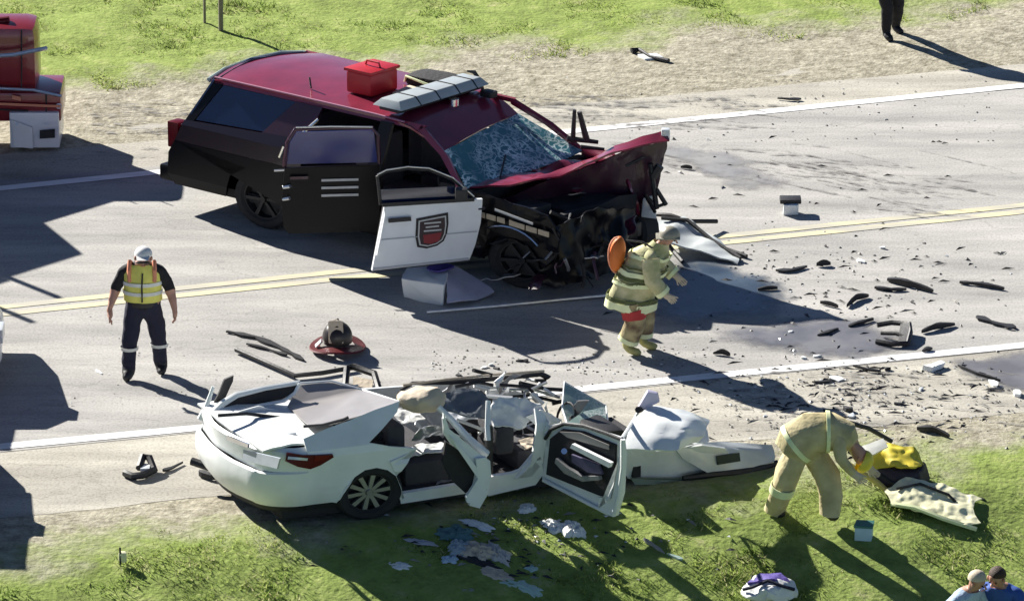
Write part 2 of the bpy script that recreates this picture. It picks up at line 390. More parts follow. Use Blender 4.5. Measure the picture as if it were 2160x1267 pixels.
def strip(name, d0, d1, z, m, rag0=0.0, rag1=0.0, s0=-60, s1=80):
    bm = bmesh.new(); pr = None; n = 500 if (rag0 or rag1) else 60
    for i in range(n + 1):
        s = s0 + (s1 - s0) * i / n
        a = d0 + rag0 * (noise.noise(Vector((s * .8, 1, 2))) + .6 * noise.noise(Vector((s * 3.1, 5, 2))))
        c = d1 + rag1 * (noise.noise(Vector((s * .8, 9, 7))) + .6 * noise.noise(Vector((s * 3.1, 3, 8))))
        q = [bm.verts.new(rp(s, a, z)), bm.verts.new(rp(s, c, z))]
        if pr: bm.faces.new([pr[0], q[0], q[1], pr[1]])
        pr = q
    bmesh.ops.recalc_face_normals(bm, faces=bm.faces[:])
    for f in bm.faces:
        if f.normal.z < 0: f.normal_flip()
    me = bpy.data.meshes.new(name); bm.to_mesh(me); bm.free(); me.materials.append(m)
    o = bpy.data.objects.new(name, me); COL.objects.link(o); o['kind'] = 'structure'; return o
strip('road', -.12, D_FARLINE + .1, .0, M_road)
strip('near_shoulder', D_NEAR, -.12, -.004, M_should, rag0=.10)
strip('far_shoulder', D_FARLINE + .1, D_FAR + (GE_F - D_FAR) * .45, -.004, M_should, rag1=.45)
M_lw = mat('white_marking', (.80, .80, .79), .7, col2=(.60, .59, .57), scale=3, fac=(.3, .5), detail=12, stretch=(.4, 2, 1))
M_ly = mat('yellow_marking', (.66, .60, .36), .7, col2=(.44, .42, .35), scale=2.2, fac=(.42, .62), detail=12, stretch=(.4, 2, 1))
def line_px(name, pts, wpx, m, z=.006):
    """painted line whose centre runs through photographed points on the road"""
    P = [G(*p) for p in pts]; a, b = P[0], P[-1]; t = (b - a).normalized(); n = Vector((-t.y, t.x, 0))
    Q = [a - t * 40] + P + [b + t * 60]; hw = wpx / 2 / (SC * math.sin(PITCH)) ; bm = bmesh.new(); pr = None
    for q in Q:
        c = [bm.verts.new(Vector((q.x, q.y, z)) - n * hw), bm.verts.new(Vector((q.x, q.y, z)) + n * hw)]
        if pr: bm.faces.new([pr[0], c[0], c[1], pr[1]])
        pr = c
    me = bpy.data.meshes.new(name); bm.to_mesh(me); bm.free(); me.materials.append(m)
    o = bpy.data.objects.new(name, me); COL.objects.link(o); o['kind'] = 'structure'; return o
line_px('road_line', [(0, 398), (350, 362), (1260, 272), (2160, 181)], 11, M_lw)
line_px('road_line', [(0, 648), (700, 575), (1560, 495), (2160, 433)], 9, M_ly)
line_px('road_line', [(0, 663), (700, 590), (1560, 509), (2160, 447)], 9, M_ly)
line_px('road_line', [(0, 942), (420, 902), (1400, 803), (2160, 728)], 11, M_lw)

# grass: short blades in clumps, nobody could count them
def build_grass():
    rnd = random.Random(3); V = []; Fc = []; MI = []
    def blades(s0, s1, d0, d1, n, inner):
        for _ in range(n):
            s = rnd.uniform(s0, s1); d = rnd.uniform(d0, d1); p = rp(s, d)
            m_ = noise.noise(Vector((p.x * .8, p.y * .8, 3))) + .6 * noise.noise(Vector((p.x * 2.4, p.y * 2.4, 9)))
            edge = (inner - d) if d < 0 else (d - inner)
            if m_ < -.1 + max(0, .5 - edge * .35): continue
            z = gz(p.x, p.y) - .03
            mi = 0 if m_ + rnd.uniform(-.3, .3) < .15 else (1 if rnd.random() < .75 else 2)
            for k in range(5):
                x = p.x + rnd.gauss(0, .05); y = p.y + rnd.gauss(0, .05); h = rnd.uniform(.03, .08); a = rnd.uniform(0, 6.28)
                wv = .011; dx, dy = math.cos(a) * wv, math.sin(a) * wv; lx, ly = rnd.gauss(0, .05), rnd.gauss(0, .05)
                i = len(V); V.extend([(x - dx, y - dy, z), (x + dx, y + dy, z), (x + lx, y + ly, z + h)]); Fc.append((i, i + 1, i + 2)); MI.append(mi)
    blades(-6, 15, -9.5, GE_N - .1, 30000, GE_N)
    blades(-6, 22, GE_F - .2, GE_F + 7, 24000, GE_F)
    me = bpy.data.meshes.new('grass'); me.from_pydata(V, [], Fc)
    def gm(*a, **k):
        m = mat(*a, **k); t = m.node_tree
        if 'tr' in t.nodes: return m
        tr = t.nodes.new('ShaderNodeBsdfTranslucent'); tr.name = 'tr'; b = t.nodes['Principled BSDF']; mx = t.nodes.new('ShaderNodeMixShader'); mx.inputs[0].default_value = .5
        src = b.inputs['Base Color'].links[0].from_socket; t.links.new(src, tr.inputs[0])
        t.links.new(b.outputs[0], mx.inputs[1]); t.links.new(tr.outputs[0], mx.inputs[2]); t.links.new(mx.outputs[0], t.nodes['Material Output'].inputs[0]); return m
    me.materials.append(gm('grass_dark', (.22, .31, .075), .9, var=.4, scale=3, spec=.1))
    me.materials.append(gm('grass_light', (.36, .45, .12), .9, var=.3, scale=3, spec=.1))
    me.materials.append(gm('grass_dry', (.52, .50, .27), .9, var=.3, scale=3, spec=.1))
    me.polygons.foreach_set('material_index', MI)
    o = bpy.data.objects.new('grass', me); COL.objects.link(o)
    props(o, 'rough green and straw coloured verge grass on both sides of the road', 'grass', None, 'stuff')
build_grass()
# ================================================================= THE MAROON AND BLACK SUV
def suv_in(z):
    if z < .5: return .06 * (.5 - z) / .3
    if z < 1.22: return 0.0
    return (z - 1.22) / .63 * .27
SU = Vector((.964, -.672, 0)); SV = Vector((.80, .76, 0))
VF = Frame(G(355, 437), SU, SV, suv_in); SW = 2.0
suv = empty('wrecked_suv', VF.P(2.8, 1, 0), 'maroon and black emergency SUV with a crushed front standing across the centre line', 'suv')
def spx(pts, off=0.0): return [VF.side(x, y, off) for x, y in pts]
def xz(pts, off=0.0, far=False): return [VF.sd(x, z, off, far, SW) for x, z in pts]
def sidepanel(name, pts, th, m, par, far=False, **k):
    """pts in (x, z); curved to the body side"""
    bm = bmesh.new(); vs = [bm.verts.new((x, 0, z)) for x, z in pts]; f = bm.faces.new(vs)
    bmesh.ops.triangulate(bm, faces=[f])
    zz_ = .05
    while zz_ < 1.95: bmesh.ops.bisect_plane(bm, geom=bm.verts[:] + bm.edges[:] + bm.faces[:], plane_co=(0, 0, zz_), plane_no=(0, 0, 1)); zz_ += .09
    if k.get('amp'):
        xx_ = .1
        while xx_ < 5.6: bmesh.ops.bisect_plane(bm, geom=bm.verts[:] + bm.edges[:] + bm.faces[:], plane_co=(xx_, 0, 0), plane_no=(1, 0, 0)); xx_ += .1
    sg = -1 if far else 1
    for v in bm.verts:
        y = VFcur.inw(v.co.z) + k.get('off', 0.0); y = (k.get('W', SW) - y) if far else y
        v.co = VFcur.P(v.co.x, y, v.co.z)
    if k.get('amp'): crumple(bm, k['amp'], 3.0, k.get('seed', 1))
    bmesh.ops.recalc_face_normals(bm, faces=bm.faces[:])
    thicken(bm, th)
    return link(name, bm, m, par, smooth=False)
VFcur = VF
def arch(xc, zc, r, a0=180, a1=0, n=10):
    return [(xc + r * math.cos(R(a0 + (a1 - a0) * i / n)), zc + r * math.sin(R(a0 + (a1 - a0) * i / n))) for i in range(n + 1)]
XR, XF = 1.28, 4.72
low_rear = [(.02, .50), (.10, .36), (.62, .36)] + arch(XR, .40, .46, 185, -5) + [(1.86, .34), (1.92, .95), (1.92, 1.22), (-.02, 1.22), (-.02, .8)]
for far in (False, True):
    sidepanel('quarter_panel', [(.02, .50), (.10, .36), (.82, .36)] + arch(XR, .40, .46, 180, 0) + [(1.86, .34), (1.90, .34), (1.90, .98), (.13, .98), (.04, .8)], .03, M_black, suv, far)
    sidepanel('belt_panel', [(.135, .985), (1.90, .985), (1.90, 1.37), (.26, 1.28)], .03, mat('plum_black_paint', (.016, .006, .012), .3, coat=.3, scale=3), suv, far)
    if far: sidepanel('rear_door', [(1.93, .34), (2.93, .34), (2.93, 1.22), (1.93, 1.22)], .03, M_black, suv, far)
    sidepanel('sill', [(1.90, .34), (4.0, .34), (4.0, .46), (1.90, .46)], .05, M_black, suv, far)
    # window frames: maroon greenhouse built of pillars and rails round the glass
    g0 = [(.10, 1.24), (.34, 1.85), (.44, 1.85), (.26, 1.30)]
    sidepanel('pillar', [(.25, 1.28), (.36, 1.285), (.60, 1.80), (.46, 1.85)], .03, M_black, suv, far)
    sidepanel('pillar', [(1.30, 1.34), (1.90, 1.37), (1.98, 1.80), (1.62, 1.80)], .03, M_maroon_shade, suv, far)
    sidepanel('pillar', [(2.84, .46), (3.02, .46), (3.0, 1.24), (2.96, 1.80), (2.80, 1.80), (2.84, 1.24)], .05, M_black, suv, far)
    sidepanel('roof_rail', [(.46, 1.79), (3.30, 1.79), (3.36, 1.86), (.46, 1.86)], .03, M_maroon, suv, far)
    sidepanel('side_window', [(.37, 1.30), (1.32, 1.35), (1.60, 1.78), (.58, 1.78)], .008, M_glassd, suv, far, off=.015)
    if far: sidepanel('side_window', [(1.92, 1.26), (2.85, 1.26), (2.80, 1.79), (1.98, 1.79)], .008, M_glassd, suv, far, off=.015)
    rl = [(3.30, 1.86), (3.75, 1.58), (4.02, 1.30), (4.10, 1.22), (4.02, 1.2), (3.92, 1.32), (3.66, 1.56), (3.28, 1.78)]
    sidepanel('windshield_pillar', rl, .05, M_maroon, suv, far)
# chrome belt mouldings and pale decal strokes seen on the dark side
def stroke(name, a, b, wz, m, off=-.012, th=.008):
    (x0, z0), (x1, z1) = a, b
    sidepanel(name, [(x0, z0 - wz / 2), (x1, z1 - wz / 2), (x1, z1 + wz / 2), (x0, z0 + wz / 2)], th, m, suv, off=off)
stroke('belt_moulding', (.22, 1.22), (1.86, 1.27), .02, mat('mauve_moulding', (.30, .16, .22), .4))
M_gold = mat('gold_decal', (.5, .42, .3), .5, scale=20)
stroke('decal_stripe', (.33, 1.12), (1.25, 1.04), .022, M_gold)
stroke('decal_stripe', (.40, 1.06), (1.30, .98), .022, M_gold)
def disc_side(name, x, z, r, m, off=-.014, th=.008, n=16):
    sidepanel(name, [(x + r * math.cos(2 * math.pi * k / n), z + r * math.sin(2 * math.pi * k / n)) for k in range(n)], th, m, suv, off=off)
disc_side('door_badge', .62, .90, .075, M_gold)
M_silver = mat('silver_decal', (.55, .56, .56), .45, scale=12)
# chrome pillar trims catching the light
tube('pillar_trim', [VF.sd(1.80, 1.38, -.03), VF.sd(2.0, 1.66, -.03)], .022, M_chrome, suv)
tube('pillar_trim', [VF.sd(1.62, 1.10, -.03), VF.sd(1.67, 1.26, -.03)], .03, M_chrome, suv)
# rear door swung open, seen on its outer face
RD0 = G(800, 552); 
def rp_(px, py, off=0.0): return hitp(px, py, RD0 + Vector((0, -off, 0)), Vector((-.06, 1, 0)))
rdo = sheet('rear_door', [rp_(*p) for p in ((600, 352), (800, 346), (800, 470), (792, 484), (610, 490), (598, 478), (594, 420))], .05, M_black, suv, sub=1)
tube('window_frame', [rp_(*p) for p in ((600, 352), (606, 300), (622, 273), (700, 270), (786, 270), (798, 286), (800, 346))], .025, M_maroon_shade, rdo)
tube('window_top_edge', [rp_(x, y, .03) for x, y in ((624, 269), (700, 267), (786, 268))], .012, M_alu, rdo, 6)
sheet('door_window', [rp_(x, y, -.01) for x, y in ((606, 346), (612, 300), (626, 278), (788, 274), (796, 342))], .01, M_glassb, rdo)
tube('belt_moulding', [rp_(x, y, .03) for x, y in ((578, 360), (620, 358), (700, 356), (800, 352))], .015, M_alu, rdo, 6)
for k, y in enumerate((378, 394, 410)): sheet('decal_stripe', [rp_(x, yy, .07) for x, yy in ((678, y), (756, y - 2), (756, y + 3), (678, y + 5))], .004, M_silver, rdo)
sheet('door_handle', [rp_(x, y, .09) for x, y in ((612, 372), (650, 371), (650, 377), (612, 378))], .02, M_maroon_shade, rdo)
for x, y in ((598, 395), (597, 420)): tube('latch', [rp_(x, y, .03), rp_(x + 14, y - 2, .09)], .025, M_alu, rdo, 8)
# roof: crowned sheet
rows = []
for i in range(17):
    x0_ = .46 + (3.50 - .46) * i / 16; r = []
    for j in range(11):
        t = j / 10; x = x0_ + max(0, (x0_ - 2.9) / .6) * (.18 - .36 * t); y = .25 - max(0, x0_ - 3.0) * .12 * (1 - 2 * t) + (SW - .5) * t
        zz = 1.855 + .055 * (1 - (2 * t - 1) ** 2)
        if i == 0: zz -= .03
        if x0_ > 3.0: zz -= (x0_ - 3.0) ** 1.3 * .62
        r.append(VF.P(x - (.14 * (1 - (2 * t - 1) ** 2) if i == 0 else 0), y, zz))
    rows.append(r)
roof = link('roof', grid_bm(rows, .03, amp=.006, freq=2.0), M_maroon, suv)
tube('roof_edge_highlight', [VF.P(.48, .25, 1.865), VF.P(1.6, .25, 1.87), VF.P(2.7, .25, 1.87), VF.P(3.1, .24, 1.86)], .014, mat('highlight_mauve', (.42, .18, .26), .3), suv, 6)  # pale mauve tube paints the pinkish highlight along the roof edge
# tailgate
tg = [VF.P(.24, .02, 1.26), VF.P(.45, .25, 1.83), VF.P(.30, 1, 1.87), VF.P(.45, SW - .25, 1.83), VF.P(.24, SW - .02, 1.26)]
sheet('rear_window', tg, .03, M_glassd, suv)
sheet('tailgate', [VF.P(.02, .02, .5), VF.P(.24, .02, 1.26), VF.P(.24, SW - .02, 1.26), VF.P(.02, SW - .02, .5)], .04, M_maroon, suv)
VF.box('rear_bumper', -.14, .12, .02, SW - .02, .36, .58, M_black, suv, .04)
VF.box('tail_lamp', .02, .17, -.012, .16, .86, 1.22, M_redlens, suv, .02)
VF.box('tail_lamp', .02, .17, SW - .16, SW + .012, .86, 1.22, M_redlens, suv, .02)
# spoiler edge along the far rear of the roof, pale
te = [VF.onx(x, y, xx) for x, y, xx in ((440, 172, .30), (474, 150, .22), (530, 129, .18), (592, 115, .20), (640, 114, .40), (690, 131, .75))]
tube('roof_edge_trim', [p + Vector((0, 0, .025)) for p in te], .028, mat('pale_green_trim', (.35, .45, .45), .3), suv)
link('spoiler', grid_bm([te[:5], [VF.P(.50, .26, 1.85), VF.P(.42, .6, 1.88), VF.P(.36, .95, 1.905), VF.P(.40, 1.35, 1.89), VF.P(.50, 1.7, 1.86)]], .015), mat('spoiler_mauve', (.16, .10, .13), .3, coat=.5), suv)
# floor, firewall, seats (dark interior)
VF.box('underbody', .15, 4.2, .12, SW - .12, .30, .42, M_inter, suv, 0)
VF.box('firewall', 4.05, 4.15, .10, SW - .10, .42, 1.2, M_inter, suv, 0)
VF.box('dashboard', 3.62, 4.02, .16, SW - .16, .95, 1.2, M_inter, suv, .05)
for y0 in (.28, 1.12):
    s_ = VF.box('seat', 2.55, 3.1, y0, y0 + .56, .45, .80, M_seat, suv, .06)
    b_ = VF.box('backrest', 2.38, 2.58, y0, y0 + .56, .75, 1.48, M_seat, s_, .06)
s_ = VF.box('seat', 1.45, 1.95, .25, SW - .25, .45, .8, M_seat, suv, .06); VF.box('backrest', 1.3, 1.48, .25, SW - .25, .78, 1.45, M_seat, s_, .06)
tube('steering_wheel', [VF.P(3.45 - .05 * math.sin(a), .56 + .19 * math.cos(a), 1.06 + .19 * math.sin(a)) for a in [2 * math.pi * k / 16 for k in range(17)]], .016, M_trim, suv, 6)
for xc in (XR, XF):
    for y in (.06, SW - .06 - .0):
        pass
wheel(VF, suv, XR, .05, .40, .40, .27, 6, rimm=M_trim); wheel(VF, suv, XF, .16, .38, .38, .27, 6, steer=.3, rimm=M_trim)
def farwheel(x):
    fr = Frame(VF.P(0, SW, 0), SU, -SV, suv_in); wheel(fr, suv, x, .05, .40, .40, .27, 6)
farwheel(XR); farwheel(XF)
# near front wing beneath, with decal text blocks and the arch highlight as a chrome lip
sidepanel('front_wing', [(4.02, .36), (4.32, .36)] + arch(XF, .36, .40, 165, 30, 9) + [(5.12, .40), (5.30, .62), (5.36, .95), (5.2, 1.16), (4.6, 1.24), (4.05, 1.24)], .03, M_black, suv, amp=.035, seed=4)
for (a, b, z0, z1) in ((4.30, 4.42, .99, .985), (4.44, 4.56, .985, .98), (4.58, 4.68, .98, .975), (4.74, 4.94, .97, .955), (4.96, 5.10, .955, .945), (5.12, 5.26, .945, .935)):
    stroke('decal_letter', (a, z0), (b, z1), .07, M_gold, off=-.05)
stroke('decal_stripe', (4.55, 1.10), (5.05, 1.03), .03, M_silver, off=-.05)
tube('arch_highlight', [VF.P(XF + .50 * math.cos(R(a)), -.03, .43 + .47 * math.sin(R(a))) for a in range(125, 40, -12)], .014, M_chrome, suv)  # chrome strip stands in for the highlight on the wheel arch
# raised crumpled wing and folded bonnet
def onplane(pts, a, b, c):
    n = (b - a).cross(c - a).normalized(); return [hitp(x, y, a, n) for x, y in pts]
A0, B0, C0 = VF.P(4.05, .02, 1.2), VF.P(4.95, 1.75, 1.2), VF.P(4.05, .05, .3)
wing = onplane([(1028, 428), (1090, 406), (1180, 372), (1260, 336), (1330, 318), (1408, 296), (1398, 350), (1376, 420), (1368, 480), (1290, 505), (1210, 492), (1120, 470), (1035, 445)], A0, B0, C0)
sheet('raised_wing', wing, .03, M_maroon_shade, suv, sub=3, amp=.05, freq=2.4, seed=3)
# bonnet folded up along its centre: strip from windscreen base to the raised tip
bon = [[VF.P(4.08, .10, 1.25), VF.P(4.10, .55, 1.27), VF.P(4.12, .95, 1.25)],
       [VF.P(4.42, .35, 1.30), VF.P(4.45, .7, 1.30), VF.P(4.42, 1.05, 1.25)],
       [hitp(1180, 368, VF.P(4.6, .8, 1), Vector((0, 1, 0))), hitp(1195, 350, VF.P(4.6, 1.0, 1), Vector((0, 1, 0))), hitp(1215, 345, VF.P(4.6, 1.3, 1), Vector((0, 1, 0)))],
       [hitp(1290, 322, VF.P(4.75, 1.15, 1.7), Vector((0, 1, 0))), hitp(1300, 306, VF.P(4.72, 1.4, 1.7), Vector((0, 1, 0))), hitp(1300, 320, VF.P(4.72, 1.6, 1.5), Vector((0, 1, 0)))],
       [hitp(1412, 292, VF.P(4.98, 1.75, 1.7), Vector((0, 1, 0))), hitp(1408, 272, VF.P(4.95, 1.9, 1.8), Vector((0, 1, 0))), hitp(1395, 290, VF.P(4.92, 2.05, 1.6), Vector((0, 1, 0)))]]
fine = []
for i in range(len(bon) - 1):
    for k in range(4): fine.append([lerp(a, b, k / 4) for a, b in zip(bon[i], bon[i + 1])])
fine.append(bon[-1])
fine = [[lerp(r[0], r[1], k / 4) for k in range(4)] + [lerp(r[1], r[2], k / 4) for k in range(5)] for r in fine]
link('bonnet', grid_bm(fine, .025, amp=.035, freq=3.2, seed=6), M_maroon, suv)
tip = hitp(1403, 285, VF.P(4.95, 1.85, 1.8), Vector((0, 1, 0)))
hull('bonnet_corner_lamp', [tip + Vector((dx, dy, dz)) for dx in (-.05, .06) for dy in (-.05, .05) for dz in (-.07, .09)], M_clear, suv, bevel=.02)
# far half of the front: buckled far wing and hinges
far_w = [VF.P(4.1, SW - .05, 1.25), VF.P(4.5, SW - .1, 1.3), VF.P(4.95, SW - .35, 1.12), VF.P(5.1, SW - .4, .7), VF.P(4.9, SW - .1, .55), VF.P(4.2, SW - .02, .5)]
sheet('far_wing', far_w, .03, M_maroon, suv, sub=3, amp=.06, freq=3, seed=8)
sheet('bonnet_flap', [VF.P(4.15, 1.0, 1.24), VF.P(4.2, 1.75, 1.24), VF.P(4.6, 1.7, 1.2), VF.P(4.7, 1.1, 1.08)], .02, M_maroon, suv, sub=3, amp=.06, freq=4, seed=9)
for (a, b, rr) in (((1208, 300), (1212, 232), .035), ((1238, 298), (1222, 236), .045), ((1196, 292), (1262, 300), .04), ((1225, 310), (1275, 315), .03)):
    q = VF.P(4.55, SW - .25, 1.3); tube('hinge_arm', [hitp(*a, q, Vector((0, 1, 0))), hitp(*b, q, Vector((0, 1, 0)))], [rr, rr * .7], M_trim, suv)
sheet('splash_panel', [VF.P(5.02, .02, .25), VF.P(5.32, .15, .2), VF.P(5.45, .8, .22), VF.P(5.4, 1.3, .35), VF.P(5.3, 1.3, .95), VF.P(5.3, .7, 1.05), VF.P(5.2, .1, 1.0)], .02, M_black, suv, sub=4, amp=.09, freq=3.2, seed=14)
rnd = random.Random(77)
for k in range(46):
    c0_ = VF.P(rnd.uniform(4.5, 5.55), rnd.uniform(-.15, 1.3), rnd.uniform(.15, 1.1)); L_ = rnd.uniform(.12, .42); v1 = Vector((rnd.gauss(0, 1), rnd.gauss(0, .7), rnd.gauss(-.2, .8))).normalized() * L_; v2 = Vector((rnd.gauss(0, 1), rnd.gauss(0, .7), rnd.gauss(0, .8))).normalized() * L_ * .6
    m_ = rnd.choice([M_trim, M_black, M_black, M_maroon_shade, M_inter, M_trim, M_rim])
    if k % 2: sheet('torn_metal', [c0_, c0_ + v1, c0_ + v1 + v2, c0_ + v2 * .7], .012, m_, suv, sub=2, amp=.04, freq=7, seed=k)
    else: tube('engine_pipe', [c0_, c0_ + v1 * .5 + v2 * .3, c0_ + v1], rnd.uniform(.008, .026), m_, suv, 6)
# engine bay: battery, radiator, pipes, beams
VF.box('engine_block', 4.35, 4.95, .6, 1.5, .5, 1.0, M_inter, suv, .06, sub=1, amp=.05)
VF.box('battery', 4.5, 4.8, .25, .55, .85, 1.08, M_trim, suv, .02)
VF.box('radiator', 4.98, 5.06, .45, 1.6, .35, 1.0, M_inter, suv, .01, sub=2, amp=.06)
VF.box('crash_beam', 5.0, 5.14, .3, 1.6, .42, .60, M_trim, suv, .03, sub=2, amp=.09, freq=2)
rnd = random.Random(12)
for k in range(16):
    a = VF.P(rnd.uniform(4.4, 5.2), rnd.uniform(.1, 1.7), rnd.uniform(.6, 1.15)); b = a + Vector((rnd.uniform(-.1, .4), rnd.uniform(-.3, .3), rnd.uniform(-.3, .25))); c = b + Vector((rnd.uniform(-.2, .2), rnd.uniform(-.2, .2), rnd.uniform(-.35, .05)))
    tube('engine_pipe', [a, b, c], rnd.uniform(.012, .035), rnd.choice([M_trim, M_inter, M_alu, M_black]), suv, 6)
for (a, b, rr, m_) in (((1372, 345), (1385, 440), .035, M_trim), ((1392, 350), (1378, 372), .06, M_trim), ((1385, 400), (1405, 432), .03, M_trim), ((1375, 440), (1402, 430), .022, M_trim), ((1320, 350), (1360, 330), .02, M_trim)):
    q = VF.P(5.05, 1.6, 1.0); tube('broken_bracket', [hitp(*a, q, Vector((0, 1, 0))), hitp(*b, q, Vector((0, 1, 0)))], rr, m_, suv, 7)
q = VF.P(5.05, 1.6, .9)
hull('headlamp', [hitp(x, y, q + Vector((0, dy, 0)), Vector((0, 1, 0))) for x, y in ((1356, 418), (1382, 410), (1385, 462), (1352, 458)) for dy in (0, .15)], M_clear, suv, bevel=.02)
# windscreen: sagging shattered sheet
rows = []
for i in range(9):
    t = i / 8; r = []
    for j in range(11):
        u_ = j / 10; x = lerp(3.68 - .36 * u_, 4.08, t) + .10 * t * (1 - (2 * u_ - 1) ** 2); y = lerp(lerp(.20, .06, t), lerp(SW - .20, SW - .06, t), u_)
        z = lerp(1.61, 1.24, t) - .03 * math.sin(math.pi * t) * math.sin(math.pi * u_) + .02 * math.sin(math.pi * u_)
        r.append(VF.P(x, y, z))
    rows.append(r)
link('windshield', grid_bm(rows, .012, amp=.02, freq=3.5, seed=2), M_shatter, suv)
tube('wiper', [VF.P(4.16, .5, 1.29), VF.P(3.9, .9, 1.42)], .012, M_trim, suv, 6)
# opened front door, outside face turned to the camera
ha = VF.P(3.99, -.03, .42); a_, b_ = G(990, 615), G(787, 638)
dvec = (b_ - a_); dvec.z = 0; dlen = dvec.length; dn = dvec.normalized(); ha = Vector((a_.x, a_.y, 0)); nrm = Vector((-dn.y, dn.x, 0))
if nrm.y > 0: nrm = -nrm            # outside face
def dpt(px, py, off=0.0): return hitp(px, py, ha + nrm * off, nrm)
door = link('front_door', sheet_bm([dpt(*p) for p in ((812, 434), (1018, 420), (1014, 470), (1003, 515), (990, 548), (900, 556), (785, 571), (790, 545), (803, 500))], .05, sub=2, mapf=None), M_whited, suv)
sheet('door_inner', [dpt(x, y, -.11) for x, y in ((806, 436), (1012, 424), (984, 545), (783, 568))], .10, M_inter, door)
fr_ = [dpt(*p, off=-.05) for p in ((803, 432), (796, 372), (815, 362), (860, 355), (905, 358), (955, 378), (1000, 418))]
tube('window_frame', fr_, .022, M_trim, door, 8)
tube('window_frame_edge', [p + Vector((0, -.01, .025)) for p in fr_[1:]], .010, M_alu, door, 6)
sheet('door_window', [dpt(x, y, -.05) for x, y in ((808, 432), (1000, 422), (980, 418), (1000, 410), (955, 395), (800, 398))][:2] + [dpt(x, y, -.05) for x, y in ((985, 405), (955, 393), (800, 400))], .006, M_glassd, door)
sheet('window_strip', [dpt(*p, off=.004) for p in ((806, 428), (1000, 417), (1000, 424), (806, 436))], .015, M_trim, door)
sheet('door_handle', [dpt(*p, off=.03) for p in ((819, 461), (866, 457), (867, 465), (819, 469))], .02, M_trim, door)
em = [(878, 461), (945, 448), (946, 470), (943, 492), (936, 508), (922, 518), (900, 524), (880, 521), (876, 500)]
def shrink(pts, k):
    cx = sum(p[0] for p in pts) / len(pts); cy = sum(p[1] for p in pts) / len(pts); return [(cx + (x - cx) * k, cy + (y - cy) * k) for x, y in pts]
emb = sheet('emblem', [dpt(*p, off=.006) for p in em], .004, mat('emblem_black', (.012, .012, .016), .5), door)
sheet('emblem_ring', [dpt(*p, off=.010) for p in shrink(em, .86)], .003, M_silver, emb)
sheet('emblem_field', [dpt(*p, off=.014) for p in shrink(em, .78)], .003, mat('emblem_field', (.04, .02, .025), .5), emb)
sheet('emblem_base', [dpt(*p, off=.018) for p in ((893, 496), (932, 490), (926, 508), (908, 514), (894, 512))], .003, mat('emblem_red', (.25, .02, .03), .5), emb)
for k, (x0, x1) in enumerate(((895, 930), (898, 926), (894, 931))):
    y = 470 + 8 * k; sheet('emblem_letter_row', [dpt(*p, off=.018) for p in ((x0, y), (x1, y - 3), (x1, y), (x0, y + 3))], .003, M_silver, emb)
sheet('door_crease', [dpt(*p, off=.004) for p in ((802, 505), (1006, 487), (1006, 489), (802, 507))], .006, mat('crease_grey', (.45, .47, .5), .4), door)
sheet('door_hem', [dpt(*p, off=.004) for p in ((786, 566), (988, 543), (989, 548), (786, 571))], .006, mat('crease_grey', (.45, .47, .5), .4), door)
for x, y in ((1008, 440), (1000, 520)): tube('door_hinge', [dpt(x, y, -.02), dpt(x + 14, y - 1, -.02)], .025, M_trim, door, 8)
mp_ = dpt(975, 408, .10)
hull('mirror', [mp_ + Vector((dx, dy, dz)) for dx in (-.09, .07) for dy in (-.08, .05) for dz in (-.09, .08)], M_trim, door, bevel=.03)
# light bar across the roof
lb = link('light_bar', bmesh.new(), M_trim, suv) if False else None
lb = hull('light_bar', [VF.P(x, y, z) for x in (2.72, 3.0) for y in (.28, 1.62) for z in (1.93, 2.0)], M_trim, suv, bevel=.02)
hull('light_bar_cover', [VF.P(x, y, z) for x, y, z in ((2.66, .24, 1.99), (3.06, .24, 1.99), (2.66, 1.66, 1.99), (3.06, 1.66, 1.99), (2.74, .3, 2.09), (2.98, .3, 2.09), (2.74, 1.6, 2.09), (2.98, 1.6, 2.09))], M_greytop, lb, bevel=.015)
for y in (.55, .86, 1.17, 1.45): hull('lens_divider', [VF.P(x, yy, z) for x, z in ((2.655, 1.985), (3.065, 1.985), (2.74, 2.096), (2.98, 2.096)) for yy in (y, y + .018)], M_trim, lb)
for y in (.36, 1.5): VF.box('mounting_foot', 2.8, 2.92, y, y + .08, 1.86, 1.94, M_chrome, lb, 0)
arc = [hitp(x, y, VF.P(2.9, 1.75, 1.95), Vector((0, 1, 0))) for x, y in ((985, 150), (1000, 152), (1013, 172), (1020, 196), (1023, 215))]
tube('whip_antenna', arc, [.012, .03, .028, .022, .016], M_trim, suv, 7)
tube('dome_lamp', [VF.P(3.08, 1.05, 1.87), VF.P(3.08, 1.05, 1.96)], .07, M_chrome, suv, 14)
VF.box('roof_camera', 3.05, 3.2, 1.5, 1.62, 1.86, 1.95, M_trim, suv, .02)
tube('roof_antenna', [VF.P(1.6, .5, 1.9), VF.P(1.58, .5, 2.05)], .012, M_trim, suv, 6)

# things lying on the SUV's roof
def pixbox(name, x0, x1, y0, y1, depth, anchor, m, label, cat, bevel=.02, **k):
    """box standing at an anchor's depth whose face spans the given photographed rectangle"""
    n = Vector((0, 1, 0)); P_ = []
    for dy in (0, depth):
        for x, y in ((x0, y0), (x1, y0), (x1, y1), (x0, y1)): P_.append(hitp(x, y, anchor, n) + Vector((0, dy, 0)))
    o = hull(name, P_, m, None, bevel=bevel, **k); props(o, label, cat); return o
RZ = 1.93
can = empty('equipment_case', VF.P(2.1, .95, RZ), 'bright red equipment case standing on the SUV roof behind the light bar', 'case')
c0 = hull('case_body', [VF.P(x, y, z) for x in (1.98, 2.32) for y in (.62, 1.05) for z in (RZ - .02, RZ + .27)], M_redbox, can, bevel=.03)
hull('case_lid', [VF.P(x, y, z) for x in (1.96, 2.34) for y in (.60, 1.07) for z in (RZ + .275, RZ + .32)], M_redbox, can, bevel=.015)
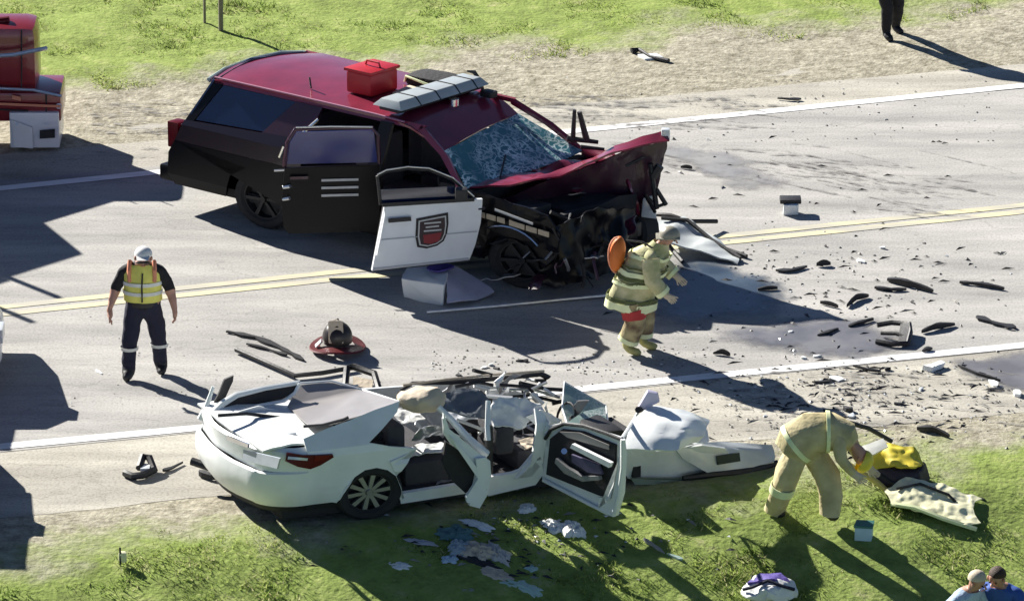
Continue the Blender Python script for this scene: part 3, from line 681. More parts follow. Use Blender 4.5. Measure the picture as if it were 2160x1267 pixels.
tube('case_handle', [VF.P(2.06, .84, RZ + .32), VF.P(2.08, .84, RZ + .38), VF.P(2.24, .84, RZ + .38), VF.P(2.26, .84, RZ + .32)], .014, M_redbox, can)
bag = empty('tool_bag', VF.P(2.45, 1.4, RZ), 'black tool bag lying on the SUV roof beside the red case', 'bag')
hull('bag_body', [VF.P(x, y, z) for x in (2.25, 2.85) for y in (1.25, 1.6) for z in (RZ - .03, RZ + .13)], M_blackc, bag, bevel=.05, sub=1, amp=.03)
tube('bag_strap', [VF.P(2.2, 1.3, RZ), VF.P(2.3, 1.2, RZ + .12), VF.P(2.6, 1.15, RZ + .1), VF.P(2.8, 1.25, RZ + .02)], .016, M_lime, bag)
gl = hull('folded_gloves', [VF.P(x, y, z) for x in (2.45, 2.68) for y in (.8, 1.1) for z in (RZ - .03, RZ + .06)], M_beige, None, bevel=.03, sub=1, amp=.03)
props(gl, 'pale folded gloves on the SUV roof just behind the light bar', 'gloves')
# ================================================================= THE WHITE SEDAN, ROOF GONE, DOORS OPEN
def sed_in(z):
    if z < .45: return .05 * (.45 - z) / .2
    if z < .92: return 0.0
    return (z - .92) / .46 * .30
CU = Vector((208 / 181.0, .375, 0)); CV = Vector((-.52, .906, 0))
SF = Frame(G(553, 1128), CU, CV, sed_in); CW = 1.82
car = empty('wrecked_sedan', SF.P(2.5, .9, 0), 'white sedan wreck on the shoulder with its roof cut away and doors hanging open', 'sedan')
def S(px, py, off=0.0): return SF.side(px, py, off)
def SL(px, py):
    q = SF.L(SF.side(px, py)); return (q.x, q.z)
VFcur = SF
def cpanel(name, px, th, m, par=None, **k): return sidepanel(name, [SL(*p) for p in px], th, m, par or car, W=CW, **k)
# near rear quarter, traced
wc = SL(781, 1046)
XRW, ZRW = wc[0], .335
arch_px = [(848, 1056), (846, 1028), (836, 1004), (818, 991), (795, 986), (770, 991), (748, 1006), (729, 1028), (716, 1046), (710, 1060)]
cpanel('quarter_panel', [(640, 925), (690, 903), (740, 885), (790, 864), (843, 846), (838, 868), (806, 905), (779, 933), (822, 941), (880, 946), (822, 972), (835, 1000), (852, 1050)] + arch_px + [(686, 1056), (650, 1005)], .03, M_white)
# rear end: rings from the near side round to the far side
def rear_ring(z, inset, x_end=.80, x0=0.0, n=22):
    pts = []; y0, y1 = sed_in(z) + inset, CW - sed_in(z) - inset
    for i in range(6): pts.append((lerp(x_end, .38, i / 6), y0))
    for i in range(9):
        a = math.pi / 2 * i / 8; pts.append((x0 + .38 * (1 - math.sin(a)) + .0, y0 + .30 * (1 - math.cos(a))))
    for i in range(1, 8):
        t = i / 8; pts.append((x0 - .07 * math.sin(math.pi * t), lerp(y0 + .30, y1 - .30, t)))
    for i in range(9):
        a = math.pi / 2 * (1 - i / 8); pts.append((x0 + .38 * (1 - math.sin(a)), y1 - .30 * (1 - math.cos(a))))
    for i in range(1, 7): pts.append((lerp(.38, x_end + .9, i / 6), y1))
    return [SF.P(x, y, z) for x, y in pts]
rows = [rear_ring(z, i_, x0=x0) for z, i_, x0 in ((.27, .02, .06), (.36, 0, .01), (.50, 0, -.02), (.62, 0, -.02), (.70, 0, 0), (.715, .012, .035))]
link('rear_bumper', grid_bm(rows, .03, amp=.008, freq=2), M_white, car)
rows = [rear_ring(z, i_, x0=x0) for z, i_, x0 in ((.715, .014, .06), (.80, .012, .055), (.90, .01, .05), (.955, .02, .04), (.985, .05, .07))]
link('tail_panel', grid_bm(rows, .02, amp=.01, freq=2, seed=3), M_white, car)
rows = [rear_ring(z, .03, x0=.09) for z in (.20, .28)]
link('bumper_valance', grid_bm(rows, .03), M_trim, car)
# number plate recess, trunk handle line and tail lamp
def rearpt(x, y, off=0.0): return hitp(x, y, SF.P(-.05 - off, .9, .8), SF.v.cross(Vector((0, 0, 1))))
sheet('plate_recess', [rearpt(*p) for p in ((513, 948), (590, 966), (584, 988), (512, 970))], .02, mat('recess_paint', (.42, .46, .52), .4), car)
sheet('handle_trim', [rearpt(*p, off=.03) for p in ((478, 918), (524, 936), (522, 944), (478, 927))], .02, M_chrome, car)
# wrap-round tail lamp on the near rear corner
def cornerpt(px, py, off=.0):
    # corner surface: nearest ring point to the pixel's ray
    best = None; d = ray(px, py)
    for k in range(60):
        a = math.pi / 2 * k / 59
        for nm in (0,):
            x, y = .05 + .38 * (1 - math.sin(a)), .30 * (1 - math.cos(a))
            n_ = SF.M @ Vector((-math.cos(math.pi / 2 - a), -math.cos(a), 0)); P0 = SF.P(x, y, .85)
            hq = CAM + d * ((P0 - CAM).dot(Vector((0, 1, 0))) / d.y); e = abs(hq.x - P0.x)
            if best is None or e < best[0]: best = (e, Vector((P0.x, P0.y, hq.z)) + n_.normalized() * off)
    return best[1]
def lamp(name, px, m, par, off):
    bm = sheet_bm([cornerpt(*p, off=off) for p in px], .02); return link(name, bm, m, par)
S_side = lambda px, py: SF.side(px, py, -.018)
tl = sheet('tail_lamp', [S_side(*p) for p in ((606, 954), (640, 960), (668, 960), (702, 958), (704, 964), (676, 981), (655, 989), (628, 984), (604, 972))], .03, M_redlens, car)
sheet('lamp_strip', [SF.side(x, y, -.028) for x, y in ((608, 962), (650, 966), (648, 971), (607, 968))], .01, M_clear, tl)
sheet('lamp_corner', [SF.side(x, y, -.030) for x, y in ((664, 961), (700, 959), (690, 967), (664, 973))], .01, M_amber, tl)
wheel(SF, car, XRW, .03, ZRW, .335, .24, 10)
fr2 = Frame(SF.P(0, CW, 0), CU, -CV, sed_in); wheel(fr2, car, XRW, .03, ZRW, .335, .24, 10)
SF.box('wheel_housing', XRW - .42, XRW + .40, .27, .34, .2, .85, M_inter, car, 0)
# boot lid, buckled, and rear glass
def pl(px, py, y): return SF.ony(px, py, y)
lid = [[SF.P(.06, y, .99 + .02 * math.sin(y * 5)) for y in (.10, .5, .9, 1.3, 1.7)],
       [SF.P(.35, y, 1.035) for y in (.12, .5, .9, 1.3, 1.65)], [SF.P(.75, y, .985) for y in (.17, .5, .9, 1.3, 1.6)], [SF.P(1.02, y, .94) for y in (.22, .5, .9, 1.3, 1.55)]]
def refine(rows, k):
    o = []
    for a, b in zip(rows, rows[1:]):
        for i in range(k): o.append([lerp(p, q, i / k) for p, q in zip(a, b)])
    o.append(rows[-1]); f = []
    for r in o:
        q = []
        for a, b in zip(r, r[1:]):
            for i in range(k): q.append(lerp(a, b, i / k))
        q.append(r[-1]); f.append(q)
    return f
link('boot_lid', grid_bm(refine(lid, 3), .025, amp=.014, freq=2.6, seed=5), M_white, car)
sheet('boot_lip', [SF.onz(x, y, z) for x, y, z in ((474, 912, .96), (540, 917, .98), (624, 912, 1.03), (628, 935, .93), (600, 940, .93), (530, 930, .92))], .02, M_white, car, sub=2, amp=.01)
# buckled far boot corner: pale rim round a dark opening, and the upright torn spike
rimp = [pl(x, y, 1.45) for x, y in ((452, 868), (470, 850), (500, 832), (560, 818), (632, 806))]
tube('torn_rim', rimp, [.05, .045, .04, .03, .03], M_white, car)
rimp2 = [pl(x, y, 1.40) for x, y in ((632, 808), (622, 828), (600, 845), (540, 856), (462, 868))]
tube('torn_rim', rimp2, .022, M_white, car)
sheet('boot_opening', [pl(x, y, 1.43) for x, y in ((455, 866), (490, 838), (560, 822), (628, 809), (618, 828), (595, 842), (520, 860))], .02, M_inter, car)
sheet('torn_panel', [pl(x, y, 1.62) for x, y in ((438, 890), (452, 846), (474, 800), (494, 793), (492, 806), (476, 836), (466, 868), (458, 892))], .03, M_trim, car, sub=2, amp=.015)
tube('torn_edge', [pl(x, y, 1.60) for x, y in ((424, 884), (438, 850), (450, 815))], [.05, .03, .02], M_white, car)
for a in (((460, 876), (520, 872), (600, 882)), ((510, 893), (560, 904), (598, 905)), ((600, 880), (620, 900), (634, 894))):
    tube('hinge_strut', [pl(x, y, 1.0) for x, y in a], .022, M_trim, car)
sheet('boot_shard', [pl(x, y, 1.2) for x, y in ((500, 868), (545, 856), (620, 872), (606, 880), (540, 878))], .015, M_white, car, sub=2, amp=.02)
rg = [(632, 812, 1.55, 0), (700, 806, 1.5, 0), (760, 822, 1.3, 0), (842, 846, .32, 0), (790, 868, .28, 0), (730, 884, .26, 0), (700, 893, .26, 0), (650, 896, .5, 0), (606, 856, 1.3, 0)]
sheet('rear_window', [pl(x, y, yy) for x, y, yy, _ in rg], .012, M_rearglass, car, sub=3, amp=.008)
tube('window_seal', [pl(x, y, yy) for x, y, yy in ((640, 899, .32), (680, 896, .28), (725, 884, .25), (735, 879, .25))], .018, M_trim, car)
tube('window_bead', [pl(x, y, yy) for x, y, yy in ((632, 808, 1.56), (700, 803, 1.5), (765, 822, 1.3), (842, 847, .34))], .014, M_white, car)
SF.box('underbody', .25, 3.3, .14, CW - .14, .09, .30, M_inter, car, .02)
SF.box('underbody', 3.3, 4.6, .14, .75, .06, .30, M_inter, car, .02)
# cabin tub
SF.box('floor_pan', 1.5, 3.6, .10, CW - .10, .16, .24, M_inter, car, 0)
SF.box('rear_bulkhead', 1.28, 1.36, .30, CW - .12, .24, .95, M_inter, car, 0)
SF.box('tunnel', 1.5, 3.9, .80, 1.02, .24, .42, M_inter, car, .02)
SF.box('firewall', 3.75, 3.83, .05, .7, .1, .62, M_inter, car, 0)
rs = SF.box('rear_seat', 1.50, 2.0, .18, CW - .18, .28, .58, M_seat, car, .06); SF.box('backrest', 1.34, 1.52, .2, CW - .18, .5, 1.05, M_seat, rs, .05)
for y0 in (.22, .95):
    fs = SF.box('front_seat', 2.65, 3.15, y0, y0 + .50, .26, .55, M_seat, car, .06)
    SF.box('backrest', 2.44, 2.64, y0 + .02, y0 + .48, .5, .86, M_seat, fs, .07)
SF.box('dashboard', 3.4, 3.7, .12, .75, .48, .70, M_trim, car, .06)
tube('steering_wheel', [SF.P(3.42 + .05 * math.sin(a), CW - 1.0 + .18 * math.cos(a), .62 + .18 * math.sin(a)) for a in [2 * math.pi * k / 16 for k in range(17)]], .016, M_trim, car, 6)
for far in (True,):
    sidepanel('far_side_panel', [(.62, .25), (3.5, .22), (3.5, .55), (2.9, .80), (1.6, .88), (.62, .93)], .04, M_white, car, far=True, W=CW)
# near sills
cpanel('sill', [(842, 1042), (965, 1022), (985, 1040), (846, 1062)], .05, M_white)
cpanel('sill', [(1018, 1008), (1080, 999), (1120, 984), (1140, 960), (1146, 1000), (1130, 1022), (1030, 1046)], .05, M_white)
# centre pillar, leaning
tube('centre_pillar', [S(925, 858), S(955, 888), S(988, 925), S(1025, 958)], [.035, .04, .05, .06], M_white, car)
tube('centre_pillar', [S(1030, 845), S(1028, 900), S(1030, 928)], .03, M_white, car)
# front pillar / hinge post with its curved door aperture
cpanel('hinge_post', [(1128, 860), (1150, 872), (1152, 900), (1150, 940), (1144, 978), (1122, 1004), (1080, 1010), (1110, 985), (1124, 958), (1130, 915)], .05, M_white)
# rear door swung open and hanging
def fdoor(hinge, free, name, outline, m, par=None):
    pass
da, db = G(1008, 1092), G(962, 1114)
ddir = (db - da).normalized(); dnn = Vector((-ddir.y, ddir.x, 0)); dnn = dnn if dnn.x < 0 else -dnn
def rdp(px, py, off=0.0): return hitp(px, py, da + Vector((0, 0, 0)) + dnn * off, Vector((0, 1, 0)) * .8 + dnn * .6)
rdoor = sheet('rear_door', [rdp(*p) for p in ((936, 872), (948, 905), (1018, 962), (1034, 972), (1036, 1000), (1030, 1040), (1012, 1072), (990, 1066), (998, 1030), (1008, 985), (950, 935), (936, 905))], .05, M_white, car, sub=2, amp=.006)
sheet('door_card', [rdp(x, y, .05) for x, y in ((940, 930), (1006, 980), (1000, 1014), (982, 1040), (950, 1010), (934, 975))], .05, M_inter, rdoor)
sheet('door_pocket', [rdp(x, y, .11) for x, y in ((938, 968), (962, 988), (990, 996), (994, 1004), (980, 1012), (958, 1002), (940, 982))], .03, M_alu, rdoor)
sheet('door_armrest', [rdp(x, y, .12) for x, y in ((946, 952), (986, 972), (998, 985), (992, 990), (950, 962))], .04, M_white, rdoor)
tube('door_edge', [rdp(x, y, .04) for x, y in ((936, 880), (938, 910), (952, 932), (1005, 968))], .024, M_white, rdoor)
sheet('door_end', [rdp(x, y, -.06) for x, y in ((1004, 968), (1026, 964), (1034, 1000), (1024, 1040), (1008, 1060), (986, 1060), (984, 1048), (1008, 1010))], .05, M_white, rdoor, sub=2, amp=.01)
# front door swung fully open, inner face to the camera
fa, fb = G(1150, 1052), G(1300, 1115)
fdir = (fb - fa).normalized(); fn = Vector((-fdir.y, fdir.x, 0)); fn = fn if fn.y < 0 else -fn
def fdp(px, py, off=0.0): return hitp(px, py, fa + fn * off, fn)
outer = [(1150, 900), (1180, 893), (1228, 898), (1312, 925), (1316, 960), (1312, 1040), (1298, 1088), (1280, 1086), (1144, 1012), (1143, 960)]
fdoor_ = sheet('front_door', [fdp(*p) for p in outer], .05, M_white, car, sub=1)
sheet('door_card', [fdp(x, y, .03) for x, y in ((1160, 925), (1185, 905), (1230, 910), (1298, 938), (1296, 1000), (1284, 1050), (1262, 1044), (1152, 1000))], .03, M_inter, fdoor_)
sheet('door_glass', [fdp(x, y, .05) for x, y in ((1180, 910), (1222, 912), (1284, 938), (1284, 948), (1196, 922))], .01, M_rearglass, fdoor_)
sheet('door_armrest', [fdp(x, y, .12) for x, y in ((1206, 936), (1288, 976), (1284, 986), (1202, 944))], .05, M_white, fdoor_)
sheet('door_pocket', [fdp(x, y, .12) for x, y in ((1172, 966), (1196, 986), (1226, 1004), (1262, 1004), (1264, 1012), (1228, 1015), (1190, 998), (1170, 976))], .05, M_alu, fdoor_)
sheet('door_panel_trim', [fdp(x, y, .09) for x, y in ((1205, 958), (1262, 980), (1270, 1000), (1240, 996), (1206, 974))], .03, mat('violet_trim', (.10, .09, .17), .5), fdoor_)
tube('door_knob', [fdp(1190, 951, .06), fdp(1190, 951, .13)], .035, M_chrome, fdoor_, 12)
tube('window_frame', [fdp(x, y, .02) for x, y in ((1150, 925), (1162, 905), (1190, 893), (1232, 898), (1280, 914), (1314, 928))], .022, M_trim, fdoor_)
tube('door_edge', [fdp(x, y, .03) for x, y in ((1314, 926), (1314, 985), (1306, 1045), (1294, 1086))], .030, M_white, fdoor_)
tube('door_bottom_edge', [fdp(x, y, .03) for x, y in ((1146, 1012), (1200, 1040), (1250, 1066), (1294, 1086))], .022, M_white, fdoor_)
sheet('door_hem', [fdp(x, y, .045) for x, y in ((1262, 1048), (1290, 1050), (1308, 960), (1306, 1044), (1296, 1086), (1262, 1072))], .02, M_white, fdoor_)
# mirror stalk and cut front pillar above the door
tube('front_pillar', [fdp(1312, 925), SF.ony(1340, 880, .2), SF.ony(1372, 822, .3)], [.025, .018, .012], M_white, car)
mr = hull('wing_mirror', [SF.ony(x, y, .15) + Vector((0, dy, 0)) for x, y in ((1345, 862), (1352, 868), (1392, 848), (1388, 832), (1366, 826)) for dy in (0, .10)], mat('mirror_shell', (.62, .58, .72), .35), car, bevel=.015)
tube('mirror_joint', [SF.ony(1346, 864, .12), SF.ony(1352, 862, .2)], .04, M_trim, mr)
# curtain airbags and draped cloth
ab = [pl(x, y, yy) for x, y, yy in ((1036, 842, .5), (1090, 838, .5), (1140, 852, .45), (1146, 872, .35), (1120, 884, .3), (1112, 900, .25), (1040, 896, .25), (1032, 928, .2), (1022, 924, .2))]
sheet('curtain_airbag', ab, .02, M_airbag, car, sub=4, amp=.035, freq=6)
sheet('curtain_airbag', [pl(x, y, yy) for x, y, yy in ((1108, 880, .28), (1142, 862, .3), (1186, 886, .3), (1176, 900, .3), (1128, 892, .25))], .02, M_airbag, car, sub=3, amp=.02, freq=6, seed=2)
cb = [SF.P(2.3, 1.0, 1.0), SF.P(2.3, .5, 1.15), SF.P(2.9, .5, 1.0), SF.P(2.9, 1.0, 1.0)]
sheet('roof_lining', [pl(x, y, yy) for x, y, yy in ((935, 830, .7), (1000, 815, .8), (1032, 842, .6), (1026, 880, .4), (990, 878, .4), (930, 858, .3))], .02, mat('grey_lining', (.13, .15, .17), .8, bump=.3), car, sub=3, amp=.03, freq=5)
# crushed roof remnants on the far side
tube('roof_rail', [pl(x, y, 1.5) for x, y in ((845, 822), (870, 808), (950, 806), (1050, 798), (1110, 792), (1140, 788), (1156, 796), (1150, 804), (1128, 802))], [.02, .025, .03, .03, .03, .035, .04, .035, .02], M_trim, car)
tube('roof_rail_skin', [pl(x, y, 1.48) for x, y in ((850, 812), (940, 800), (1040, 790), (1120, 784), (1148, 782))], .016, M_beige, car)
for k, (a, m_, r_) in enumerate(((((960, 815), (1010, 806), (1040, 812)), M_trim, .02), (((1000, 812), (1030, 820), (1024, 836)), M_airbag, .03), (((1045, 838), (1120, 834), (1180, 848)), M_trim, .02), (((1100, 808), (1150, 820), (1188, 822)), M_trim, .025), (((1060, 822), (1120, 820), (1180, 838)), M_alu, .018), (((1165, 850), (1185, 846), (1200, 862)), M_trim, .03), (((1010, 825), (1035, 842), (1034, 856)), M_trim, .025))):
    tube('torn_strip', [pl(x, y, 1.2) for x, y in a], r_, m_, car, 6)
rnd = random.Random(5)
for k in range(54):
    a = SF.P(rnd.uniform(2.0, 3.5), rnd.uniform(.6, 1.6), rnd.uniform(.55, 1.02)); b = a + Vector((rnd.uniform(-.3, .35), rnd.uniform(-.1, .1), rnd.uniform(-.12, .12)))
    c = b + Vector((rnd.uniform(-.1, .15), rnd.uniform(-.1, .1), rnd.uniform(-.12, .05)))
    if k % 3: tube('torn_strip', [a, b, c], rnd.uniform(.012, .028), rnd.choice([M_trim, M_airbag, M_alu, M_white, M_inter]), car, 6)
    else: sheet('torn_sheet', [a, b, c, a + Vector((0.05, 0, -.12))], .012, rnd.choice([M_white, M_alu, M_rearglass]), car, sub=2, amp=.02)
SF.box('seat_belt_post', 2.30, 2.36, .12, .18, .3, .95, M_trim, car, .01)
for k, (x0, y0, z0, x1, y1, z1, m_) in enumerate(((1.6, .3, .62, 2.0, .5, .66, M_airbag), (1.65, .35, .78, 1.95, .3, .95, M_alu), (2.7, .2, .58, 3.0, .4, .62, M_beige), (1.8, .15, .30, 2.2, .3, .34, M_alu), (2.9, .15, .30, 3.3, .3, .36, M_purple), (1.55, .6, .9, 1.9, .9, 1.0, M_airbag), (2.2, .7, .8, 2.6, 1.1, .95, M_whited))):
    sheet('loose_cloth', [SF.P(x0, y0, z0), SF.P(x1, y0, z0 + .03), SF.P(x1, y1, z1), SF.P(x0 + .05, y1, z1)], .012, m_, car, sub=4, amp=.03, freq=7, seed=k)
# windscreen folded up into two frosted leaves
sheet('windshield', [pl(x, y, yy) for x, y, yy in ((1190, 808, 1.2), (1240, 835, 1.0), (1278, 858, .9), (1250, 870, .8), (1200, 890, .7), (1188, 860, .9))], .012, M_shatterw, car, sub=3, amp=.012)
sheet('windshield_leaf', [pl(x, y, yy) for x, y, yy in ((1196, 892, .5), (1235, 866, .7), (1276, 856, .8), (1282, 910, .35), (1250, 902, .4))], .012, M_shatterw, car, sub=3, amp=.012, seed=4)
tube('windshield_edge', [pl(x, y, yy) for x, y, yy in ((1196, 892, .5), (1186, 860, .8), (1190, 806, 1.2), (1278, 856, .9), (1284, 912, .3))], .014, M_white, car)
# bonnet, wings, nose
bn = [[SF.onz(x, y, z) for x, y, z in ((1314, 946, .80), (1322, 915, .88), (1334, 888, .92), (1354, 868, .93), (1376, 856, .90))],
      [SF.onz(x, y, z) for x, y, z in ((1372, 950, .78), (1380, 922, .86), (1392, 895, .90), (1406, 874, .90), (1420, 860, .86))],
      [SF.onz(x, y, z) for x, y, z in ((1428, 950, .72), (1438, 926, .80), (1448, 904, .84), (1458, 886, .82), (1466, 872, .76))],
      [SF.onz(x, y, z) for x, y, z in ((1472, 930, .62), (1484, 918, .66), (1490, 906, .66), (1494, 896, .64), (1498, 886, .60))]]
link('bonnet', grid_bm(refine(bn, 4), .025, amp=.022, freq=4.5, seed=5), M_white, car)
cpanel('front_wing', [(1312, 948), (1330, 948), (1425, 950), (1480, 938), (1530, 945), (1560, 985), (1490, 992), (1478, 1012), (1400, 1016), (1325, 1010), (1310, 990)], .03, M_white, amp=.02)
nose = [[SF.ony(x, y, yy) for x, y, yy in a] for a in (
    ((1425, 948, .0), (1480, 932, .06), (1516, 930, .22), (1560, 933, .28), (1600, 936, .28), (1628, 937, .28)),
    ((1440, 968, .0), (1500, 952, .03), (1560, 948, .12), (1600, 948, .18), (1618, 949, .2), (1634, 950, .22)),
    ((1470, 985, .0), (1520, 978, .02), (1570, 970, .06), (1604, 965, .10), (1622, 962, .12), (1636, 962, .14)),
    ((1490, 996, .0), (1530, 994, .01), (1575, 988, .03), (1604, 980, .05), (1620, 976, .06), (1634, 972, .07)))]
link('front_bumper', grid_bm(refine(nose, 3), .025, amp=.012, freq=3, seed=8), mat('pale_bumper_paint', (.62, .66, .66), .35, coat=.5), car)
sheet('headlamp', [SF.ony(x, y, yy) for x, y, yy in ((1462, 930, .15), (1480, 912, .3), (1492, 905, .4), (1496, 930, .25), (1480, 938, .1))], .03, M_clear, car)
sheet('bumper_intake', [SF.ony(x, y, yy - .03) for x, y, yy in ((1512, 962, .02), (1560, 954, .09), (1562, 972, .07), (1514, 980, .02))], .02, mat('intake_green_black', (.02, .035, .03), .6), car)
tube('bumper_lower_lip', [SF.ony(x, y, yy) for x, y, yy in ((1440, 1008, .0), (1500, 1000, .02), (1570, 994, .05), (1620, 982, .1), (1640, 974, .12))], [.03, .05, .06, .05, .03], M_trim, car)
sheet('wing_splash_guard', [SF.ony(x, y, .02) for x, y in ((1330, 1008), (1400, 1014), (1470, 1010), (1460, 1020), (1340, 1022))], .02, mat('green_grey_panel', (.2, .25, .2), .6), car)
tube('tow_bar', [SF.P(-.02, 1.65, .3), SF.P(.1, 1.5, .26), SF.P(.3, 1.35, .25)], .05, M_trim, car)
# khaki cloth draped where the roof ended
clo = bpy.data.objects.new('draped_cloth', None)
bm = bmesh.new(); bmesh.ops.create_icosphere(bm, subdivisions=4, radius=1.0)
cc = pl(888, 842, .45)
for v in bm.verts:
    v.co = Vector((v.co.x * .30, v.co.y * .22, v.co.z * .15 if v.co.z > 0 else v.co.z * .13)) + cc
crumple(bm, .05, 4.5, 3)
clo = link('draped_cloth', bm, M_beige, None); props(clo, 'khaki cloth bundled over the cut rear pillar of the white sedan', 'cloth')
# ================================================================= PEOPLE
SX = 1.15
FEET = []
def skin_body(name, joints, bones, par, regions, origin, yaw=0.0, sx=SX):
    """one continuous body grown from joints (name: (x, y, z, radius)); regions maps bone -> material index"""
    names = list(joints); idx = {n: i for i, n in enumerate(names)}
    me = bpy.data.meshes.new(name); me.from_pydata([joints[n][:3] for n in names], [(idx[a], idx[b]) for a, b in bones], [])
    o = bpy.data.objects.new(name + '_build', me); COL.objects.link(o)
    md = o.modifiers.new('skin', 'SKIN'); md.use_smooth_shade = True; md.branch_smoothing = .3
    for i, n in enumerate(names):
        sv = me.skin_vertices[0].data[i]; r = joints[n][3]
        sv.radius = r if isinstance(r, tuple) else (r, r); sv.use_root = (i == 0)
    sb = o.modifiers.new('sub', 'SUBSURF'); sb.levels = 2; sb.render_levels = 2
    dg = bpy.context.evaluated_depsgraph_get(); dg.update()
    m2 = bpy.data.meshes.new_from_object(o.evaluated_get(dg)); bpy.data.objects.remove(o); m2.name = name
    m2.materials.clear()
    for m in regions['mats']: m2.materials.append(m)
    segs = [(Vector(joints[a][:3]), Vector(joints[b][:3]), regions['bones'].get((a, b), 0)) for a, b in bones]
    for p in m2.polygons:
        c = p.center; best = 1e9
        for a, b, k in segs:
            ab = b - a; t = max(0, min(1, (c - a).dot(ab) / max(1e-6, ab.length_squared))); d = (c - a - ab * t).length
            if d < best: best = d; p.material_index = k
        p.use_smooth = True
    for v in m2.vertices:
        if v.co.z < joints['neck'][2] - .08 or len(joints['neck']) < 4: v.co += noise.noise_vector(v.co * 11) * .012 + noise.noise_vector(v.co * 26) * .006
    M = Matrix.Scale(sx, 4, Vector((1, 0, 0))) @ Matrix.Rotation(yaw, 4, 'Z')
    m2.transform(M)
    r = bpy.data.objects.new(name, m2); COL.objects.link(r); r.parent = par; FEET.append((par, min(v.co.z for v in m2.vertices))); return r
def pt(v, origin, yaw=0.0, sx=SX):
    q = Matrix.Rotation(yaw, 3, 'Z') @ Vector(v); return Vector((q.x * sx, q.y, q.z)) + origin
def fingers(joints, bones, hand, side, d=(0, 0, -1), out=(1, 0, 0)):
    """five short bent fingers and a thumb set on the palm"""
    h = Vector(joints[hand][:3]); d = Vector(d).normalized(); o = Vector(out).normalized(); f = d.cross(o)
    for k, ln in enumerate((.075, .085, .08, .065)):
        b = h + f * (-.033 + .022 * k) + d * .05; n1, n2 = '%s_f%d' % (side, k), '%s_g%d' % (side, k)
        joints[n1] = (*(b), .010); joints[n2] = (*(b + d * ln * .8 - o * .02 * (1 if side[0] == 'r' else 1)), .009)
        bones += [(hand, n1), (n1, n2)]
    t1 = h + f * -.04 + d * .02; joints[side + '_t'] = (*(t1 + f * -.02 + d * .02), .011); bones.append((hand, side + '_t'))
    joints[side + '_u'] = (*(t1 + f * -.03 + d * .055), .010); bones.append((side + '_t', side + '_u'))
def ringshell(name, rings, m, par, th=.015, seg=28, amp=0.0, close_top=False, freq=4, seed=0):
    """garment: stack of (centre, rx, ry, tilt axis) ellipses in world coordinates"""
    rows = []
    for c, ax, ay in rings:
        rows.append([c + ax * math.cos(2 * math.pi * k / seg) + ay * math.sin(2 * math.pi * k / seg) for k in range(seg)])
    bm = grid_bm(rows, 0, close=True, amp=amp, freq=freq, seed=seed)
    if close_top: bm.verts.ensure_lookup_table(); bm.faces.new([bm.verts[(len(rows) - 1) * seg + k] for k in range(seg)])
    bmesh.ops.recalc_face_normals(bm, faces=bm.faces[:]); thicken(bm, -th if False else th)
    return link(name, bm, m, par)
def ell(cx, cy, cz, rx, ry, origin, yaw=0.0, tilt=(0, 0)):
    """horizontal ellipse about a local centre; tilt raises it along x / y"""
    a = pt((rx, 0, rx * tilt[0]), Vector((0, 0, 0)), yaw); b = pt((0, ry, ry * tilt[1]), Vector((0, 0, 0)), yaw)
    return (pt((cx, cy, cz), origin, yaw), a, b)
def blob(name, c, r, m, par, sub=3, cut=None, rot=None):
    bm = bmesh.new(); bmesh.ops.create_icosphere(bm, subdivisions=sub, radius=1)
    if cut is not None: bmesh.ops.delete(bm, geom=[v for v in bm.verts if v.co.z < cut], context='VERTS')
    for v in bm.verts:
        q = Vector((v.co.x * r[0], v.co.y * r[1], v.co.z * r[2]))
        if rot: q = Matrix.Rotation(rot[0], 3, rot[1]) @ q
        v.co = q + c
    return link(name, bm, m, par)

def face(par, o, hc, fwd, r, yaw=0.0, glasses=False):
    """eyes, nose, ears and mouth on a head centred at local hc looking along local fwd"""
    hc = Vector(hc); f = Vector(fwd).normalized(); s_ = f.cross(Vector((0, 0, 1))).normalized(); u = s_.cross(f)
    for sg in (-1, 1):
        blob('eye', pt(hc + f * r * .88 + s_ * sg * .033 + u * .01, o, yaw), (.012, .012, .010), M_trim, par, 2)
        blob('ear', pt(hc + s_ * sg * r * .95, o, yaw), (.014, .022, .032), M_skin, par, 2)
    tube('nose', [pt(hc + f * r * .9 + u * .015, o, yaw), pt(hc + f * (r + .022) - u * .025, o, yaw)], [.008, .014], M_skin, par, 8)
    tube('mouth', [pt(hc + f * r * .93 - u * .055 - s_ * .022, o, yaw), pt(hc + f * r * .93 - u * .055 + s_ * .022, o, yaw)], .006, M_pink, par, 6)
    if glasses: tube('glasses', [pt(hc + f * (r + .01) * .95 + s_ * x + u * .012, o, yaw) for x in (-.075, -.04, 0, .04, .075)], [.008, .018, .008, .018, .008], M_trim, par, 6)

